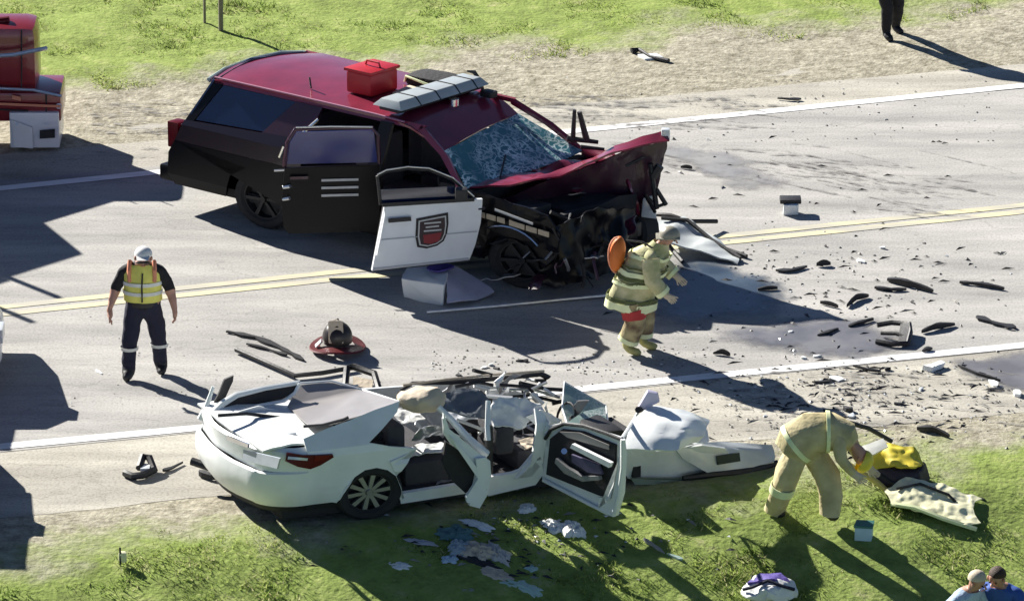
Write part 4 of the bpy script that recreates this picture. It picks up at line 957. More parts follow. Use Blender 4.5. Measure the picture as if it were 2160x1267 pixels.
# ---- officer in the yellow vest, facing the camera, looking down
og = G(306, 792)
off = empty('person', og, 'person in a yellow vest and white cap standing on the road with legs apart', 'person')
J = {'pelvis': (0, 0, .95, (.18, .14)), 'belly': (0, -.02, 1.12, (.18, .145)), 'chest': (0, -.02, 1.33, (.165, .12)), 'upchest': (0, -.03, 1.44, (.12, .09)), 'neck': (.01, -.05, 1.52, .055), 'head': (.02, -.12, 1.60, (.085, .09)), 'crown': (.02, -.11, 1.70, (.07, .08))}
B = [('pelvis', 'belly'), ('belly', 'chest'), ('chest', 'upchest'), ('upchest', 'neck'), ('neck', 'head'), ('head', 'crown')]
for sd, sg, fx, fy in (('l', -1, -.165, -.09), ('r', 1, .16, .12)):
    J.update({sd + 'hip': (sg * .11, 0, .86, .125), sd + 'knee': (sg * .13 + fx * .15, fy * .4 - .03, .48, .088), sd + 'ankle': (fx, fy, .13, .078), sd + 'toe': (fx + .02 * sg, fy - .15, .04, .045),
              sd + 'sh': (sg * .19, -.02, 1.42, .075), sd + 'elbow': (sg * .29, 0, 1.15, .062), sd + 'wrist': (sg * .32 + (-.03 if sg < 0 else .02), -.10, .93, .032), sd + 'hand': (sg * .32 + (-.03 if sg < 0 else .02), -.13, .86, (.026, .040))})
    B += [('pelvis', sd + 'hip'), (sd + 'hip', sd + 'knee'), (sd + 'knee', sd + 'ankle'), (sd + 'ankle', sd + 'toe'), ('upchest', sd + 'sh'), (sd + 'sh', sd + 'elbow'), (sd + 'elbow', sd + 'wrist'), (sd + 'wrist', sd + 'hand')]
    fingers(J, B, sd + 'hand', sd, out=(sg, 0, 0))
reg = {}
for a, b in B:
    k = 0
    if b[1:] in ('sh', 'elbow'): k = 1
    if b in ('belly', 'chest', 'upchest'): k = 1
    if b in ('neck', 'head', 'crown') or b[1:] in ('wrist', 'hand') or '_' in b: k = 2
    if b[1:] == 'toe': k = 3
    reg[(a, b)] = k
bd = skin_body('body', J, B, off, {'mats': [M_navy, M_blackc, M_skin, M_trim], 'bones': reg}, og)
E = lambda *a, **k: ell(*a, og, **k)
vest = ringshell('safety_vest', [E(0, -.01, 1.03, .205, .165), E(0, -.02, 1.12, .20, .16), E(0, -.02, 1.25, .20, .15), E(0, -.02, 1.38, .215, .14), E(0, -.02, 1.46, .20, .11), E(.0, -.03, 1.50, .12, .085)], M_vest, off, amp=.008)
for z in (1.12, 1.24): ringshell('reflective_band', [E(0, -.015, z, .213, .170), E(0, -.015, z + .045, .214, .169)], M_reflect, vest, th=.004)
for sg in (-1, 1):
    tube('shoulder_band', [pt((sg * .13, -.13, 1.30), og), pt((sg * .135, -.12, 1.44), og), pt((sg * .13, -.04, 1.53), og), pt((sg * .12, .08, 1.46), og)], .028, M_pink, vest, 6)
tube('vest_zip', [pt((0, -.19, 1.05), og), pt((0, -.185, 1.25), og), pt((.01, -.17, 1.42), og)], .010, M_trim, vest, 6)
ringshell('belt', [E(0, 0, .96, .185, .15), E(0, 0, 1.02, .19, .155)], M_trim, off, th=.01)
for sd, sg in (('l', -1), ('r', 1)):
    kx, ky, kz, _ = J[sd + 'knee']; ax, ay, az, _ = J[sd + 'ankle']; cx, cy, cz = lerp(kx, ax, .25), lerp(ky, ay, .25), lerp(kz, az, .25)
    ringshell('leg_band', [E(cx, cy, cz, .098, .098), E(cx, cy, cz + .04, .100, .100)], M_reflect, off, th=.004, seg=16)
capo = blob('cap', pt((.02, -.10, 1.645), og), (.11, .115, .10), M_cap, off, 3, cut=-.05)
hull('cap_peak', [pt((.02 + x, y, z), og) for x, y, z in ((-.07, -.19, 1.655), (.07, -.19, 1.655), (-.06, -.28, 1.63), (.06, -.28, 1.63), (-.07, -.19, 1.64), (.07, -.19, 1.64))], M_cap, capo)
face(off, og, (.02, -.12, 1.60), (0, -1, -.35), .092, glasses=True)
ringshell('hair', [E(.02, -.09, 1.57, .088, .095), E(.02, -.09, 1.64, .098, .105)], mat('grey_hair', (.22, .2, .19), .8), off, th=.006, seg=18) if False else None
tube('radio', [pt((.33, -.10, .84), og), pt((.33, -.08, .97), og)], .028, M_trim, None and off or off, 8) if False else None

# ---- firefighter walking, coat banded with tape
fg = G(1334, 742)
ff = empty('person', fg, 'firefighter in a banded yellow-green coat and yellow boots walking beside the wrecked front', 'person')
J = {'pelvis': (.02, 0, .88, (.15, .13)), 'belly': (.09, 0, 1.06, (.16, .14)), 'chest': (.17, .0, 1.26, (.17, .13)), 'upchest': (.22, .0, 1.38, (.12, .10)), 'neck': (.29, -.01, 1.46, .055), 'head': (.36, -.02, 1.52, (.085, .085)), 'crown': (.40, -.02, 1.61, (.075, .08)),
     'lhip': (-.02, -.08, .80, .10), 'lknee': (.03, -.10, .46, .07), 'lankle': (-.08, -.08, .12, .055), 'ltoe': (.10, -.12, .05, .05),
     'rhip': (.06, .08, .80, .10), 'rknee': (.13, .10, .48, .07), 'rankle': (.10, .10, .12, .055), 'rtoe': (.27, .07, .05, .05),
     'lsh': (.18, -.19, 1.34, .08), 'lelbow': (.21, -.26, 1.07, .06), 'lwrist': (.33, -.26, .90, .04), 'lhand': (.38, -.26, .86, (.03, .04)),
     'rsh': (.24, .19, 1.34, .08), 'relbow': (.33, .24, 1.10, .06), 'rwrist': (.45, .2, .98, .04), 'rhand': (.50, .19, .95, (.03, .04))}
B = [('pelvis', 'belly'), ('belly', 'chest'), ('chest', 'upchest'), ('upchest', 'neck'), ('neck', 'head'), ('head', 'crown')]
for sd in 'lr':
    B += [('pelvis', sd + 'hip'), (sd + 'hip', sd + 'knee'), (sd + 'knee', sd + 'ankle'), (sd + 'ankle', sd + 'toe'), ('upchest', sd + 'sh'), (sd + 'sh', sd + 'elbow'), (sd + 'elbow', sd + 'wrist'), (sd + 'wrist', sd + 'hand')]
    fingers(J, B, sd + 'hand', sd, d=(.6, 0, -.8), out=(0, -1 if sd == 'l' else 1, 0))
reg = {}
for a, b in B:
    k = 0
    if b[1:] in ('sh', 'elbow', 'wrist'): k = 0
    if b[1:] in ('hip', 'knee'): k = 1
    if b[1:] in ('ankle', 'toe'): k = 2
    if b in ('neck', 'head', 'crown'): k = 3
    if b[1:] == 'hand' or '_' in b: k = 4
    reg[(a, b)] = k
skin_body('body', J, B, ff, {'mats': [M_coat, mat('dark_red_trouser', (.20, .05, .04), .8, bump=.3), M_yboot, M_skin, M_beige], 'bones': reg}, fg)
E = lambda *a, **k: ell(*a, fg, **k)
cr = [(-.03, 0, .62, .275, .22, (-.12, 0)), (-.01, 0, .80, .265, .22, (-.1, 0)), (.05, 0, .98, .255, .22, (-.1, 0)), (.12, 0, 1.17, .25, .22, (-.1, 0)), (.19, 0, 1.34, .215, .21, (-.15, 0)), (.25, 0, 1.43, .14, .14, (-.2, 0))]
cr = [(a_, b_, c_, d_ * .92, e_ * .92, t_) for a_, b_, c_, d_, e_, t_ in cr]
coat = ringshell('coat', [E(*c[:5], tilt=c[5]) for c in cr], M_coat, ff, amp=.035, freq=6)
def band(i, t, wz, m, name='reflective_band', ex=.03):
    a, b = cr[i], cr[i + 1]; c = [lerp(a[k], b[k], t) for k in range(5)]; d = [lerp(a[k], b[k], t + wz) for k in range(5)]
    ringshell(name, [E(c[0], c[1], c[2], c[3] + ex, c[4] + ex, tilt=(-.11, 0)), E(d[0], d[1], d[2], d[3] + ex, d[4] + ex, tilt=(-.11, 0))], m, coat, th=.006, amp=.022, freq=6)
band(0, .1, .5, M_lime); band(1, .80, .3, M_lime); band(2, .55, .28, M_lime); band(3, .75, .3, M_lime)
M_olive = mat('olive_band', (.10, .12, .04), .85, scale=8, bump=.4)
band(0, .68, .22, M_olive); band(2, .02, .12, M_olive); band(2, .3, .2, M_olive); band(3, .0, .12, M_olive)
helm = blob('helmet', pt((.39, -.02, 1.58), fg), (.13, .125, .12), mat('grey_helmet', (.30, .28, .22), .4), ff, 3, cut=-.1)
hull('helmet_brim', [pt((.37 + x, y - .02, 1.56 + z), fg) for x in (-.13, .13) for y in (-.11, .11) for z in (-.005, .015)], mat('grey_helmet', (.3, .28, .22), .4), helm, bevel=.01)
ringshell('collar', [E(.26, -.01, 1.40, .12, .12, tilt=(-.3, 0)), E(.30, -.01, 1.49, .085, .09, tilt=(-.3, 0))], M_coat, ff, th=.01)
face(ff, fg, (.37, -.02, 1.53), (1, -.2, -.2), .088)
def garment(pts, m, name, par, org, amp=.012, th=.012, seg=18, seed=0):
    C_ = [pt(p[:3], org) for p in pts]; rows = []
    for i, c in enumerate(C_):
        d = (C_[min(i + 1, len(C_) - 1)] - C_[max(i - 1, 0)]).normalized(); y = Vector((0, 1, 0)); y = (y - d * y.dot(d)).normalized(); x = d.cross(y)
        rows.append([c + x * pts[i][3] * math.cos(2 * math.pi * k / seg) + y * pts[i][3] * math.sin(2 * math.pi * k / seg) for k in range(seg)])
    bm = grid_bm(rows, 0, close=True, amp=amp, freq=9, seed=seed); bmesh.ops.recalc_face_normals(bm, faces=bm.faces[:]); thicken(bm, -th); return link(name, bm, m, par)
for sd in 'lr':
    h_, k_, a_ = J[sd + 'hip'], J[sd + 'knee'], J[sd + 'ankle']
    mid = lambda p, q, t: tuple(lerp(p[i], q[i], t) for i in range(3))
    leg = garment([(*mid(h_, k_, .2), .15), (*mid(h_, k_, .6), .135), (*k_[:3], .125), (*mid(k_, a_, .4), .12), (*mid(k_, a_, .75), .115)], mat('walker_trouser', (.44, .38, .20), .85, col2=(.10, .05, .03), scale=6, bump=.5), 'trouser_leg', ff, fg, seed=ord(sd))
    garment([(*mid(k_, a_, .58), .124), (*mid(k_, a_, .74), .122)], M_lime, 'reflective_band', leg, fg, amp=0)
    garment([(*mid(h_, k_, .45), .146), (*mid(h_, k_, .8), .140)], M_redc, 'knee_cloth', leg, fg, amp=.012)
    s_, e_, w_ = J[sd + 'sh'], J[sd + 'elbow'], J[sd + 'wrist']
    slv = garment([(*s_[:3], .10), (*mid(s_, e_, .5), .098), (*e_[:3], .09), (*mid(e_, w_, .5), .082), (*w_[:3], .075)], M_coat, 'sleeve', ff, fg, seed=3 + ord(sd))
    garment([(*mid(e_, w_, .7), .088), (*mid(e_, w_, .95), .084)], M_lime, 'reflective_band', slv, fg, amp=0)
# orange rounded pack carried on the near shoulder side
pk = empty('backpack', pt((-.13, .02, 1.28), fg), 'orange rounded air pack slung on the back of the walking firefighter', 'pack')
blob('pack_shell', pt((-.17, .02, 1.29), fg), (.10, .13, .235), M_orange, pk, 3, rot=(R(8), 'Y'))
tube('pack_rim', [pt((-.17 - .095 * abs(math.cos(a)), -.02, 1.29 + .235 * math.sin(a)), fg) for a in [R(d) for d in range(90, 271, 18)]], .014, M_pink, pk, 6)
tube('pack_strap', [pt((-.08, -.06, 1.5), fg), pt((.10, -.12, 1.50), fg), pt((.2, -.2, 1.45), fg)], .014, M_trim, pk, 6)

# ---- firefighter in tan, bent over at the waist on the verge
tg_ = T(1705, 1095)
tn = empty('person', tg_, 'firefighter in tan turnout gear bending over at the waist on the verge', 'person')
def tl_(px, py, y=0.0):
    q = hitp(px, py, tg_ + Vector((0, y, 0)), Vector((0, 1, 0))) - tg_; return (q.x / SX, q.y, q.z)
def tj(px, py, y, r): return (*tl_(px, py, y), r)
J = {'pelvis': tj(1695, 945, .0, (.16, .15)), 'belly': tj(1722, 920, .02, (.17, .15)), 'chest': tj(1762, 916, .0, (.17, .14)), 'upchest': tj(1786, 926, -.02, (.12, .11)), 'neck': tj(1802, 940, -.04, .06), 'head': tj(1816, 962, -.06, (.09, .09)), 'crown': tj(1822, 982, -.07, .08),
     'lhip': tj(1672, 962, -.06, .115), 'lknee': tj(1652, 1020, -.10, .085), 'lankle': tj(1632, 1076, .1, .07), 'ltoe': tj(1652, 1090, .0, .06),
     'rhip': tj(1722, 975, .08, .115), 'rknee': tj(1752, 1030, .0, .085), 'rankle': tj(1748, 1085, -.05, .07), 'rtoe': tj(1768, 1098, -.12, .06),
     'lsh': tj(1768, 935, -.18, .085), 'lelbow': tj(1775, 975, -.25, .065), 'lwrist': tj(1800, 1000, -.22, .045), 'lhand': tj(1808, 1008, -.2, (.035, .045)),
     'rsh': tj(1790, 925, .18, .085), 'relbow': tj(1812, 965, .2, .065), 'rwrist': tj(1830, 985, .1, .045), 'rhand': tj(1838, 992, .08, (.035, .045))}
B = [('pelvis', 'belly'), ('belly', 'chest'), ('chest', 'upchest'), ('upchest', 'neck'), ('neck', 'head'), ('head', 'crown')]
for sd in 'lr':
    B += [('pelvis', sd + 'hip'), (sd + 'hip', sd + 'knee'), (sd + 'knee', sd + 'ankle'), (sd + 'ankle', sd + 'toe'), ('upchest', sd + 'sh'), (sd + 'sh', sd + 'elbow'), (sd + 'elbow', sd + 'wrist'), (sd + 'wrist', sd + 'hand')]
    fingers(J, B, sd + 'hand', sd, d=(.7, 0, -.7), out=(0, -1 if sd == 'l' else 1, 0))
reg = {(a, b): (1 if b in ('neck', 'head', 'crown') else 2 if (b[1:] == 'toe') else 3 if (b[1:] == 'hand' or '_' in b) else 0) for a, b in B}
skin_body('body', J, B, tn, {'mats': [M_tan, M_skin, M_trim, M_beige], 'bones': reg}, tg_)
def tw(px, py, y=0.0): return hitp(px, py, tg_ + Vector((0, y, 0)), Vector((0, 1, 0)))
def along(pts, ry, m, name, par, amp=.02, th=.015, seg=24, seed=0):
    """garment tube following a photographed mid line: pts = (px, py, y, radius)"""
    C_ = [tw(p[0], p[1], p[2]) for p in pts]; rows = []
    for i, c in enumerate(C_):
        d = (C_[min(i + 1, len(C_) - 1)] - C_[max(i - 1, 0)]).normalized(); y = Vector((0, 1, 0)); y = (y - d * y.dot(d)).normalized(); x = d.cross(y)
        rows.append([c + x * pts[i][3] * math.cos(2 * math.pi * k / seg) + y * pts[i][3] * ry * math.sin(2 * math.pi * k / seg) for k in range(seg)])
    bm = grid_bm(rows, 0, close=True, amp=amp, freq=5, seed=seed); thicken(bm, th); return link(name, bm, m, par)
jk = along([(1662, 958, 0, .20), (1680, 938, 0, .24), (1712, 918, 0, .235), (1750, 912, 0, .22), (1785, 922, 0, .17), (1800, 936, 0, .11)], 1.0, M_tan, 'coat', tn, amp=.045)
along([(1676, 940, 0, .262), (1684, 934, 0, .262)], 1, M_lime, 'reflective_band', jk, amp=0); along([(1742, 912, 0, .25), (1750, 912, 0, .245)], 1, M_lime, 'reflective_band', jk, amp=0)
along([(1684, 955, -.05, .15), (1664, 1000, -.08, .145), (1648, 1040, -.02, .13), (1634, 1078, .08, .12)], 1, M_tan, 'trouser_leg', tn, amp=.035, seed=2)
along([(1718, 960, .08, .15), (1742, 1005, .04, .15), (1752, 1045, -.02, .135), (1748, 1086, -.05, .125)], 1, M_tan, 'trouser_leg', tn, amp=.035, seed=3)
along([(1652, 1026, -.06, .15), (1648, 1040, -.04, .148)], 1, M_lime, 'reflective_band', tn, amp=0)
hm = blob('helmet', tw(1820, 975, -.06), (.14, .13, .12), M_yellow, tn, 3, cut=-.3, rot=(R(120), 'Y'))
face(tn, tg_, tl_(1816, 965, -.06), (.8, -.3, -.5), .088)

# ---- person in black at the top of the picture (only the legs show)
bg_ = G(1872, 82)
pb = empty('person', bg_, 'person in black trousers standing on the far shoulder, cut by the top edge', 'person')
J = {'pelvis': (0, 0, .93, (.15, .12)), 'belly': (0, 0, 1.1, (.16, .13)), 'chest': (0, 0, 1.3, (.16, .12)), 'upchest': (0, 0, 1.42, (.12, .09)), 'neck': (0, -.02, 1.5, .055), 'head': (0, -.05, 1.6, (.085, .09)), 'crown': (0, -.05, 1.7, (.07, .08))}
B = [('pelvis', 'belly'), ('belly', 'chest'), ('chest', 'upchest'), ('upchest', 'neck'), ('neck', 'head'), ('head', 'crown')]
for sd, sg, fx, fy in (('l', -1, -.02, 0), ('r', 1, .12, .32)):
    J.update({sd + 'hip': (sg * .09, 0, .86, .105), sd + 'knee': (fx + .01, fy * .4 - .03, .48, .085), sd + 'ankle': (fx, fy, .10, .06), sd + 'toe': (fx + .06, fy - .15, .035, .045),
              sd + 'sh': (sg * .19, 0, 1.4, .075), sd + 'elbow': (sg * .27, -.02, 1.13, .05), sd + 'wrist': (sg * .22, -.16, 1.0, .034), sd + 'hand': (sg * .17, -.2, 1.0, (.03, .04))})
    B += [('pelvis', sd + 'hip'), (sd + 'hip', sd + 'knee'), (sd + 'knee', sd + 'ankle'), (sd + 'ankle', sd + 'toe'), ('upchest', sd + 'sh'), (sd + 'sh', sd + 'elbow'), (sd + 'elbow', sd + 'wrist'), (sd + 'wrist', sd + 'hand')]
    fingers(J, B, sd + 'hand', sd, d=(-sg, 0, 0), out=(0, -1, 0))
reg = {(a, b): (1 if (b in ('neck', 'head', 'crown') or b[1:] == 'hand' or '_' in b) else 2 if b[1:] == 'toe' else 0) for a, b in B}
skin_body('body', J, B, pb, {'mats': [M_blackc, M_skin, M_trim], 'bones': reg}, bg_)
face(pb, bg_, (0, -.05, 1.6), (0, -1, -.2), .09)
ringshell('jacket', [ell(0, 0, .86, .20, .16, bg_), ell(0, 0, 1.1, .19, .155, bg_), ell(0, 0, 1.35, .215, .14, bg_), ell(0, 0, 1.47, .10, .09, bg_)], M_blackc, pb, amp=.01)
blob('cap', pt((0, -.04, 1.64), bg_), (.105, .11, .09), M_blackc, pb, 3, cut=0)

# ---- two people low on the verge in the bottom right corner
def croucher(name_pt, label, shirt, hairm, hat=None, yaw=0.0, lean=.25):
    g = name_pt; p = empty('person', g, label, 'person')
    J = {'pelvis': (0, 0, .62, (.16, .13)), 'belly': (0, -.06, .80, (.17, .14)), 'chest': (0, -.14, .99, (.17, .13)), 'upchest': (0, -.20, 1.10, (.12, .10)), 'neck': (0, -.25, 1.18, .055), 'head': (0, -.31, 1.27, (.085, .09)), 'crown': (0, -.32, 1.36, (.07, .08))}
    B = [('pelvis', 'belly'), ('belly', 'chest'), ('chest', 'upchest'), ('upchest', 'neck'), ('neck', 'head'), ('head', 'crown')]
    for sd, sg in (('l', -1), ('r', 1)):
        J.update({sd + 'hip': (sg * .10, 0, .56, .11), sd + 'knee': (sg * .17, -.30, .42, .075), sd + 'ankle': (sg * .15, -.12, .09, .055), sd + 'toe': (sg * .17, -.28, .035, .045),
                  sd + 'sh': (sg * .19, -.18, 1.08, .08), sd + 'elbow': (sg * .28, -.30, .84, .055), sd + 'wrist': (sg * .18, -.46, .70, .036), sd + 'hand': (sg * .14, -.52, .66, (.03, .04))})
        B += [('pelvis', sd + 'hip'), (sd + 'hip', sd + 'knee'), (sd + 'knee', sd + 'ankle'), (sd + 'ankle', sd + 'toe'), ('upchest', sd + 'sh'), (sd + 'sh', sd + 'elbow'), (sd + 'elbow', sd + 'wrist'), (sd + 'wrist', sd + 'hand')]
        fingers(J, B, sd + 'hand', sd, d=(-sg * .5, -.7, -.5), out=(sg, 0, 0))
    reg = {}
    for a, b in B:
        k = 0
        if b in ('neck', 'head', 'crown') or b[1:] in ('wrist', 'hand') or '_' in b: k = 1
        if b[1:] in ('hip', 'knee', 'ankle'): k = 2
        if b[1:] == 'toe': k = 3
        reg[(a, b)] = k
    skin_body('body', J, B, p, {'mats': [shirt, M_skin, M_navy, M_trim], 'bones': reg}, g, yaw=yaw)
    ringshell('shirt', [ell(0, .0, .60, .20, .17, g, yaw), ell(0, -.05, .80, .20, .16, g, yaw), ell(0, -.14, .99, .225, .15, g, yaw), ell(0, -.20, 1.10, .19, .12, g, yaw), ell(0, -.24, 1.16, .09, .08, g, yaw)], shirt, p, amp=.015)
    face(p, g, (0, -.31, 1.27), (0, -1, -.3), .09, yaw)
    if hat: blob('cap', pt((0, -.30, 1.32), g, yaw), (.105, .11, .10), hat, p, 3, cut=-.1)
    else: blob('hair', pt((0, -.28, 1.31), g, yaw), (.10, .11, .10), hairm, p, 3, cut=-.25)
    return p
def stand_at(px, py_head, h):
    """ground point below a head seen at the given pixel"""
    best = None
    for k in range(400):
        q = T(px, py_head + k)
        z = q.z + h; v = q + Vector((0, 0, h)) - CAM; y_ = PH / 2 - F * v.dot(UPV) / v.dot(FWD)
        if best is None or abs(y_ - py_head) < best[0]: best = (abs(y_ - py_head), q)
    return best[1]
croucher(stand_at(2122, 1172, 1.42) , 'person with brown hair in a deep blue shirt crouching in the bottom corner', M_blue, M_hair, yaw=-.5)
croucher(stand_at(2000, 1186, 1.42), 'person in a pale blue shirt and straw coloured cap crouching on the verge grass', M_paleblue, M_hair, hat=M_beige, yaw=.9)

for par_, lo_ in FEET: par_.location.z += gz(par_.location.x, par_.location.y) - (par_.location.z + lo_) - .005
# ================================================================= VEHICLES CUT BY THE LEFT EDGE, UNSEEN SHADOW CASTERS
def blockpx(name, x0, x1, ytop, gy, depth, m, par, zb=0.0, bevel=.04, setback=0.0, amp=0):
    """solid standing on the road: near face spans photographed columns x0..x1, foot on row gy, top edge on row ytop"""
    a, b = G(x0, gy), G(x1, gy); y = (a.y + b.y) / 2 + setback
    top = hitp(x1 if x1 < PW else x0, ytop, Vector((0, y, 0)), Vector((0, 1, 0))).z if ytop is not None else 0
    X0 = hitp(x0, gy, Vector((0, y, 0)), Vector((0, 1, 0))).x; X1 = hitp(x1, gy, Vector((0, y, 0)), Vector((0, 1, 0))).x
    return hull(name, [Vector((x, yy, z)) for x in (X0, X1) for yy in (y, y + depth) for z in (zb, top)], m, par, bevel=bevel)
ft = empty('fire_truck', G(20, 313), 'red fire truck with a white bumper block cut by the left edge', 'fire truck')
GY = 316
blockpx('lower_body', -700, 132, 196, GY, .8, M_red, ft, zb=.40, bevel=.05)
blockpx('cab', -700, 84, 58, GY, .75, M_red, ft, zb=.76, bevel=.16, setback=.06)
bmp = blockpx('bumper', 22, 126, 238, GY + 1, .8, M_whited, ft, zb=.05, bevel=.02, setback=-.05)
q0 = G(20, GY)
def fp(px, py, dy=0.0): return hitp(px, py, Vector((0, q0.y + dy, 0)), Vector((0, 1, 0)))
sheet('number_plate', [fp(x, y, -.10) for x, y in ((84, 275), (116, 272), (116, 290), (84, 292))], .02, M_trim, bmp)
sheet('bumper_corner', [fp(x, y, -.09) for x, y in ((24, 252), (68, 268), (70, 312), (30, 308))], .03, M_white, bmp)
tube('grab_rail', [fp(-60, 122, -.1), fp(30, 116, -.14), fp(78, 106, -.14), fp(98, 102, -.05)], .03, M_alu, ft)
sheet('door_handle', [fp(x, y, -.06) for x, y in ((26, 200), (44, 204), (44, 212), (26, 208))], .03, M_pink, ft)
tube('body_moulding', [fp(-60, 184, -.04), fp(70, 190, -.04), fp(130, 203, -.04)], .022, M_alu, ft)
tube('cab_lamp', [fp(124, 224, -.04), fp(124, 224, .05)], .04, M_clear, ft, 12)
sheet('locker_seam', [fp(x, y, -.03) for x, y in ((-40, 228), (60, 232), (60, 235), (-40, 231))], .012, M_trim, ft)
for x0, y0, x1, y1 in ((-20, 70, -20, 180), (44, 62, 44, 184), (96, 196, 96, 238)): sheet('panel_seam', [fp(x, y, -.02) for x, y in ((x0, y0), (x0 + 3, y0), (x1 + 3, y1), (x1, y1))], .01, M_trim, ft)
sheet('reflective_stripe', [fp(x, y, -.06) for x, y in ((-60, 214), (128, 222), (128, 227), (-60, 219))], .008, M_pink, ft)
for x in (36, 100): tube('bolt', [fp(x, 262, -.13), fp(x, 262, -.06)], .018, M_alu, ft, 8)
tube('roof_lamp', [fp(-30, 48, .3), fp(20, 42, .3)], .05, M_redlens, ft, 10)
ED = Vector((-1.05, -1.0, 0))
for i, (tx, ty, zt, L_) in enumerate(((350, 428, 2.0, 1.95), (252, 552, 2.7, .85), (116, 606, 3.1, .8))):  # unseen boxes shaped to throw the jagged shadow on the road
    c = G(tx - 205 * zt, ty - 75 * zt); fp_ = [c, c + ED * L_] + ([G(172 - 205 * zt, 484 - 75 * zt)] if i == 1 else []) + [c + ED * L_ + Vector((-4, 0, 0)), c + Vector((-4 + i * .1, 0, 0))]
    hull('unseen_shadow_box', [q + Vector((0, 0, z)) for q in fp_ for z in (.4 + .05 * i, zt)], M_red, ft, bevel=.03)
for tx, ty, z0, z1 in ((215, 640, 2.7, 3.4), (150, 685, 2.7, 3.25)):
    c = G(tx - 205 * z1, ty - 75 * z1); tube('unseen_pole', [c + Vector((0, 0, z0)), c + Vector((0, 0, z1))], .05, M_alu, ft)  # unseen poles placed to throw the two thin shadow lines
for gx in (-120, -560):
    a = G(gx, GY + 6); tube('wheel', [Vector((a.x, a.y - .02, .48)), Vector((a.x, a.y + .30, .48))], .48, M_rubber, ft, 24)
def offcar(label, x1, gy, zh, zc, xc, m):
    a, c = G(x1, gy), G(xc, gy); r = empty('off_frame_vehicle', a, label, 'vehicle', 'vehicles parked beyond the left edge')
    hull('body', [Vector((x, y, z)) for x, y, z in ((a.x, a.y + .25, .3), (a.x - .3, a.y + 1.6, .3), (a.x - .1, a.y, .35), (a.x - .1, a.y + 1.85, .35), (a.x - .02, a.y + .2, zh * .8), (a.x - .3, a.y + 1.6, zh * .8), (a.x - .55, a.y + .1, zh), (a.x - .8, a.y + 1.75, zh), (a.x - 5.5, a.y, .35), (a.x - 5.5, a.y + 1.85, .35), (a.x - 5.5, a.y, zh), (a.x - 5.5, a.y + 1.85, zh))], m, r, bevel=.05)
    hull('cabin', [Vector((x, y, z)) for x, y, z in ((c.x, c.y + .1, zh - .02), (c.x, c.y + 1.75, zh - .02), (c.x - .6, c.y + .25, zc), (c.x - .6, c.y + 1.6, zc), (c.x - 3.6, c.y + .25, zc), (c.x - 3.6, c.y + 1.6, zc), (c.x - 4, c.y + .1, zh - .02), (c.x - 4, c.y + 1.75, zh - .02))], M_glassd, r, bevel=.04)
    for xx in (a.x - .9, a.x - 4.3):
        for yy in (a.y - .02, a.y + 1.62): tube('wheel', [Vector((xx, yy, .36)), Vector((xx, yy + .24, .36))], .36, M_rubber, r, 20)
    hull('headlamp', [Vector((a.x + dx, a.y + y, z)) for dx in (-.06, .03) for y in (.15, .45) for z in (zh * .62, zh * .8)], M_clear, r, bevel=.01)
    return r
offcar('white vehicle whose nose just enters at the left edge below the yellow lines', 2, 832, .98, 1.62, -190, M_white)
g3 = offcar('unseen vehicle shape added beyond the left edge to shade the near grass', -95, 1062, 1.1, 1.65, -180, M_red)  # unseen body added only to shade the grass at lower left
# ================================================================= DEBRIS
def on_ground(px, py, z=0.0):
    p = T(px, py); return Vector((p.x, p.y, p.z + z))
def ribbon(px, wd, m, label, name='trim_strip', cat='debris', th=.012, lift=.012, rise=0.0, group=None, seed=0):
    """bent strip lying on the ground along photographed points"""
    P_ = [on_ground(x, y, lift) for x, y in px]; Q = []
    for a, b in zip(P_, P_[1:]):
        for k in range(4): Q.append(lerp(a, b, k / 4))
    Q.append(P_[-1]); n = len(Q); rows = []
    for i, q in enumerate(Q):
        d = (Q[min(i + 1, n - 1)] - Q[max(i - 1, 0)]); d.z = 0; d.normalize(); s_ = Vector((-d.y, d.x, 0))
        w_ = wd * .5 * (.75 + 1.1 * noise.noise(q * 7 + Vector((seed, 0, 0)))) * (1 if 0 < i < n - 1 else .45); h = lift + rise * math.sin(math.pi * i / (n - 1)) + .012 * noise.noise(q * 3 + Vector((seed, 0, 0)))
        rows.append([q + s_ * w_ * .5 + Vector((0, 0, 0)), q + s_ * w_ * .45 + Vector((0, 0, h + th)), q - s_ * w_ * .45 + Vector((0, 0, h + th * .8)), q - s_ * w_ * .5])
    bm = grid_bm(rows, 0, close=True); bm.verts.ensure_lookup_table()
    bm.faces.new([bm.verts[k] for k in range(4)]); bm.faces.new([bm.verts[(n - 1) * 4 + k] for k in range(4)]); bmesh.ops.recalc_face_normals(bm, faces=bm.faces[:])
    o = link(name, bm, m, None); return props(o, label, cat, group)
def chunk(px, py, w_, d_, h_, m, label, name='plastic_fragment', cat='debris', seed=0, group=None, amp=None, ang=None):
    w_ *= .72; d_ *= .65; h_ *= .5
    c = on_ground(px, py); r_ = random.Random(seed * 7 + int(px)); a = ang if ang is not None else r_.uniform(0, 3.1)
    P_ = []
    for k in range(9):
        t = 2 * math.pi * k / 9; rr = r_.uniform(.45, 1.15)
        x, y = math.cos(t) * w_ / 2 * rr, math.sin(t) * d_ / 2 * rr
        for z in (0, h_ * r_.uniform(.5, 1.0)): P_.append(c + Vector((x * math.cos(a) - y * math.sin(a), x * math.sin(a) + y * math.cos(a), z)))
    o = hull(name, P_, m, None, bevel=.0, sub=1, amp=amp if amp is not None else h_ * .35, freq=9, seed=seed); return props(o, label, cat, group)
def curl(px, rad, m, label, name, cat='debris', group=None, z=.05):
    o = tube(name, [on_ground(x, y, z) for x, y in px], rad, m, None, 7); return props(o, label, cat, group)

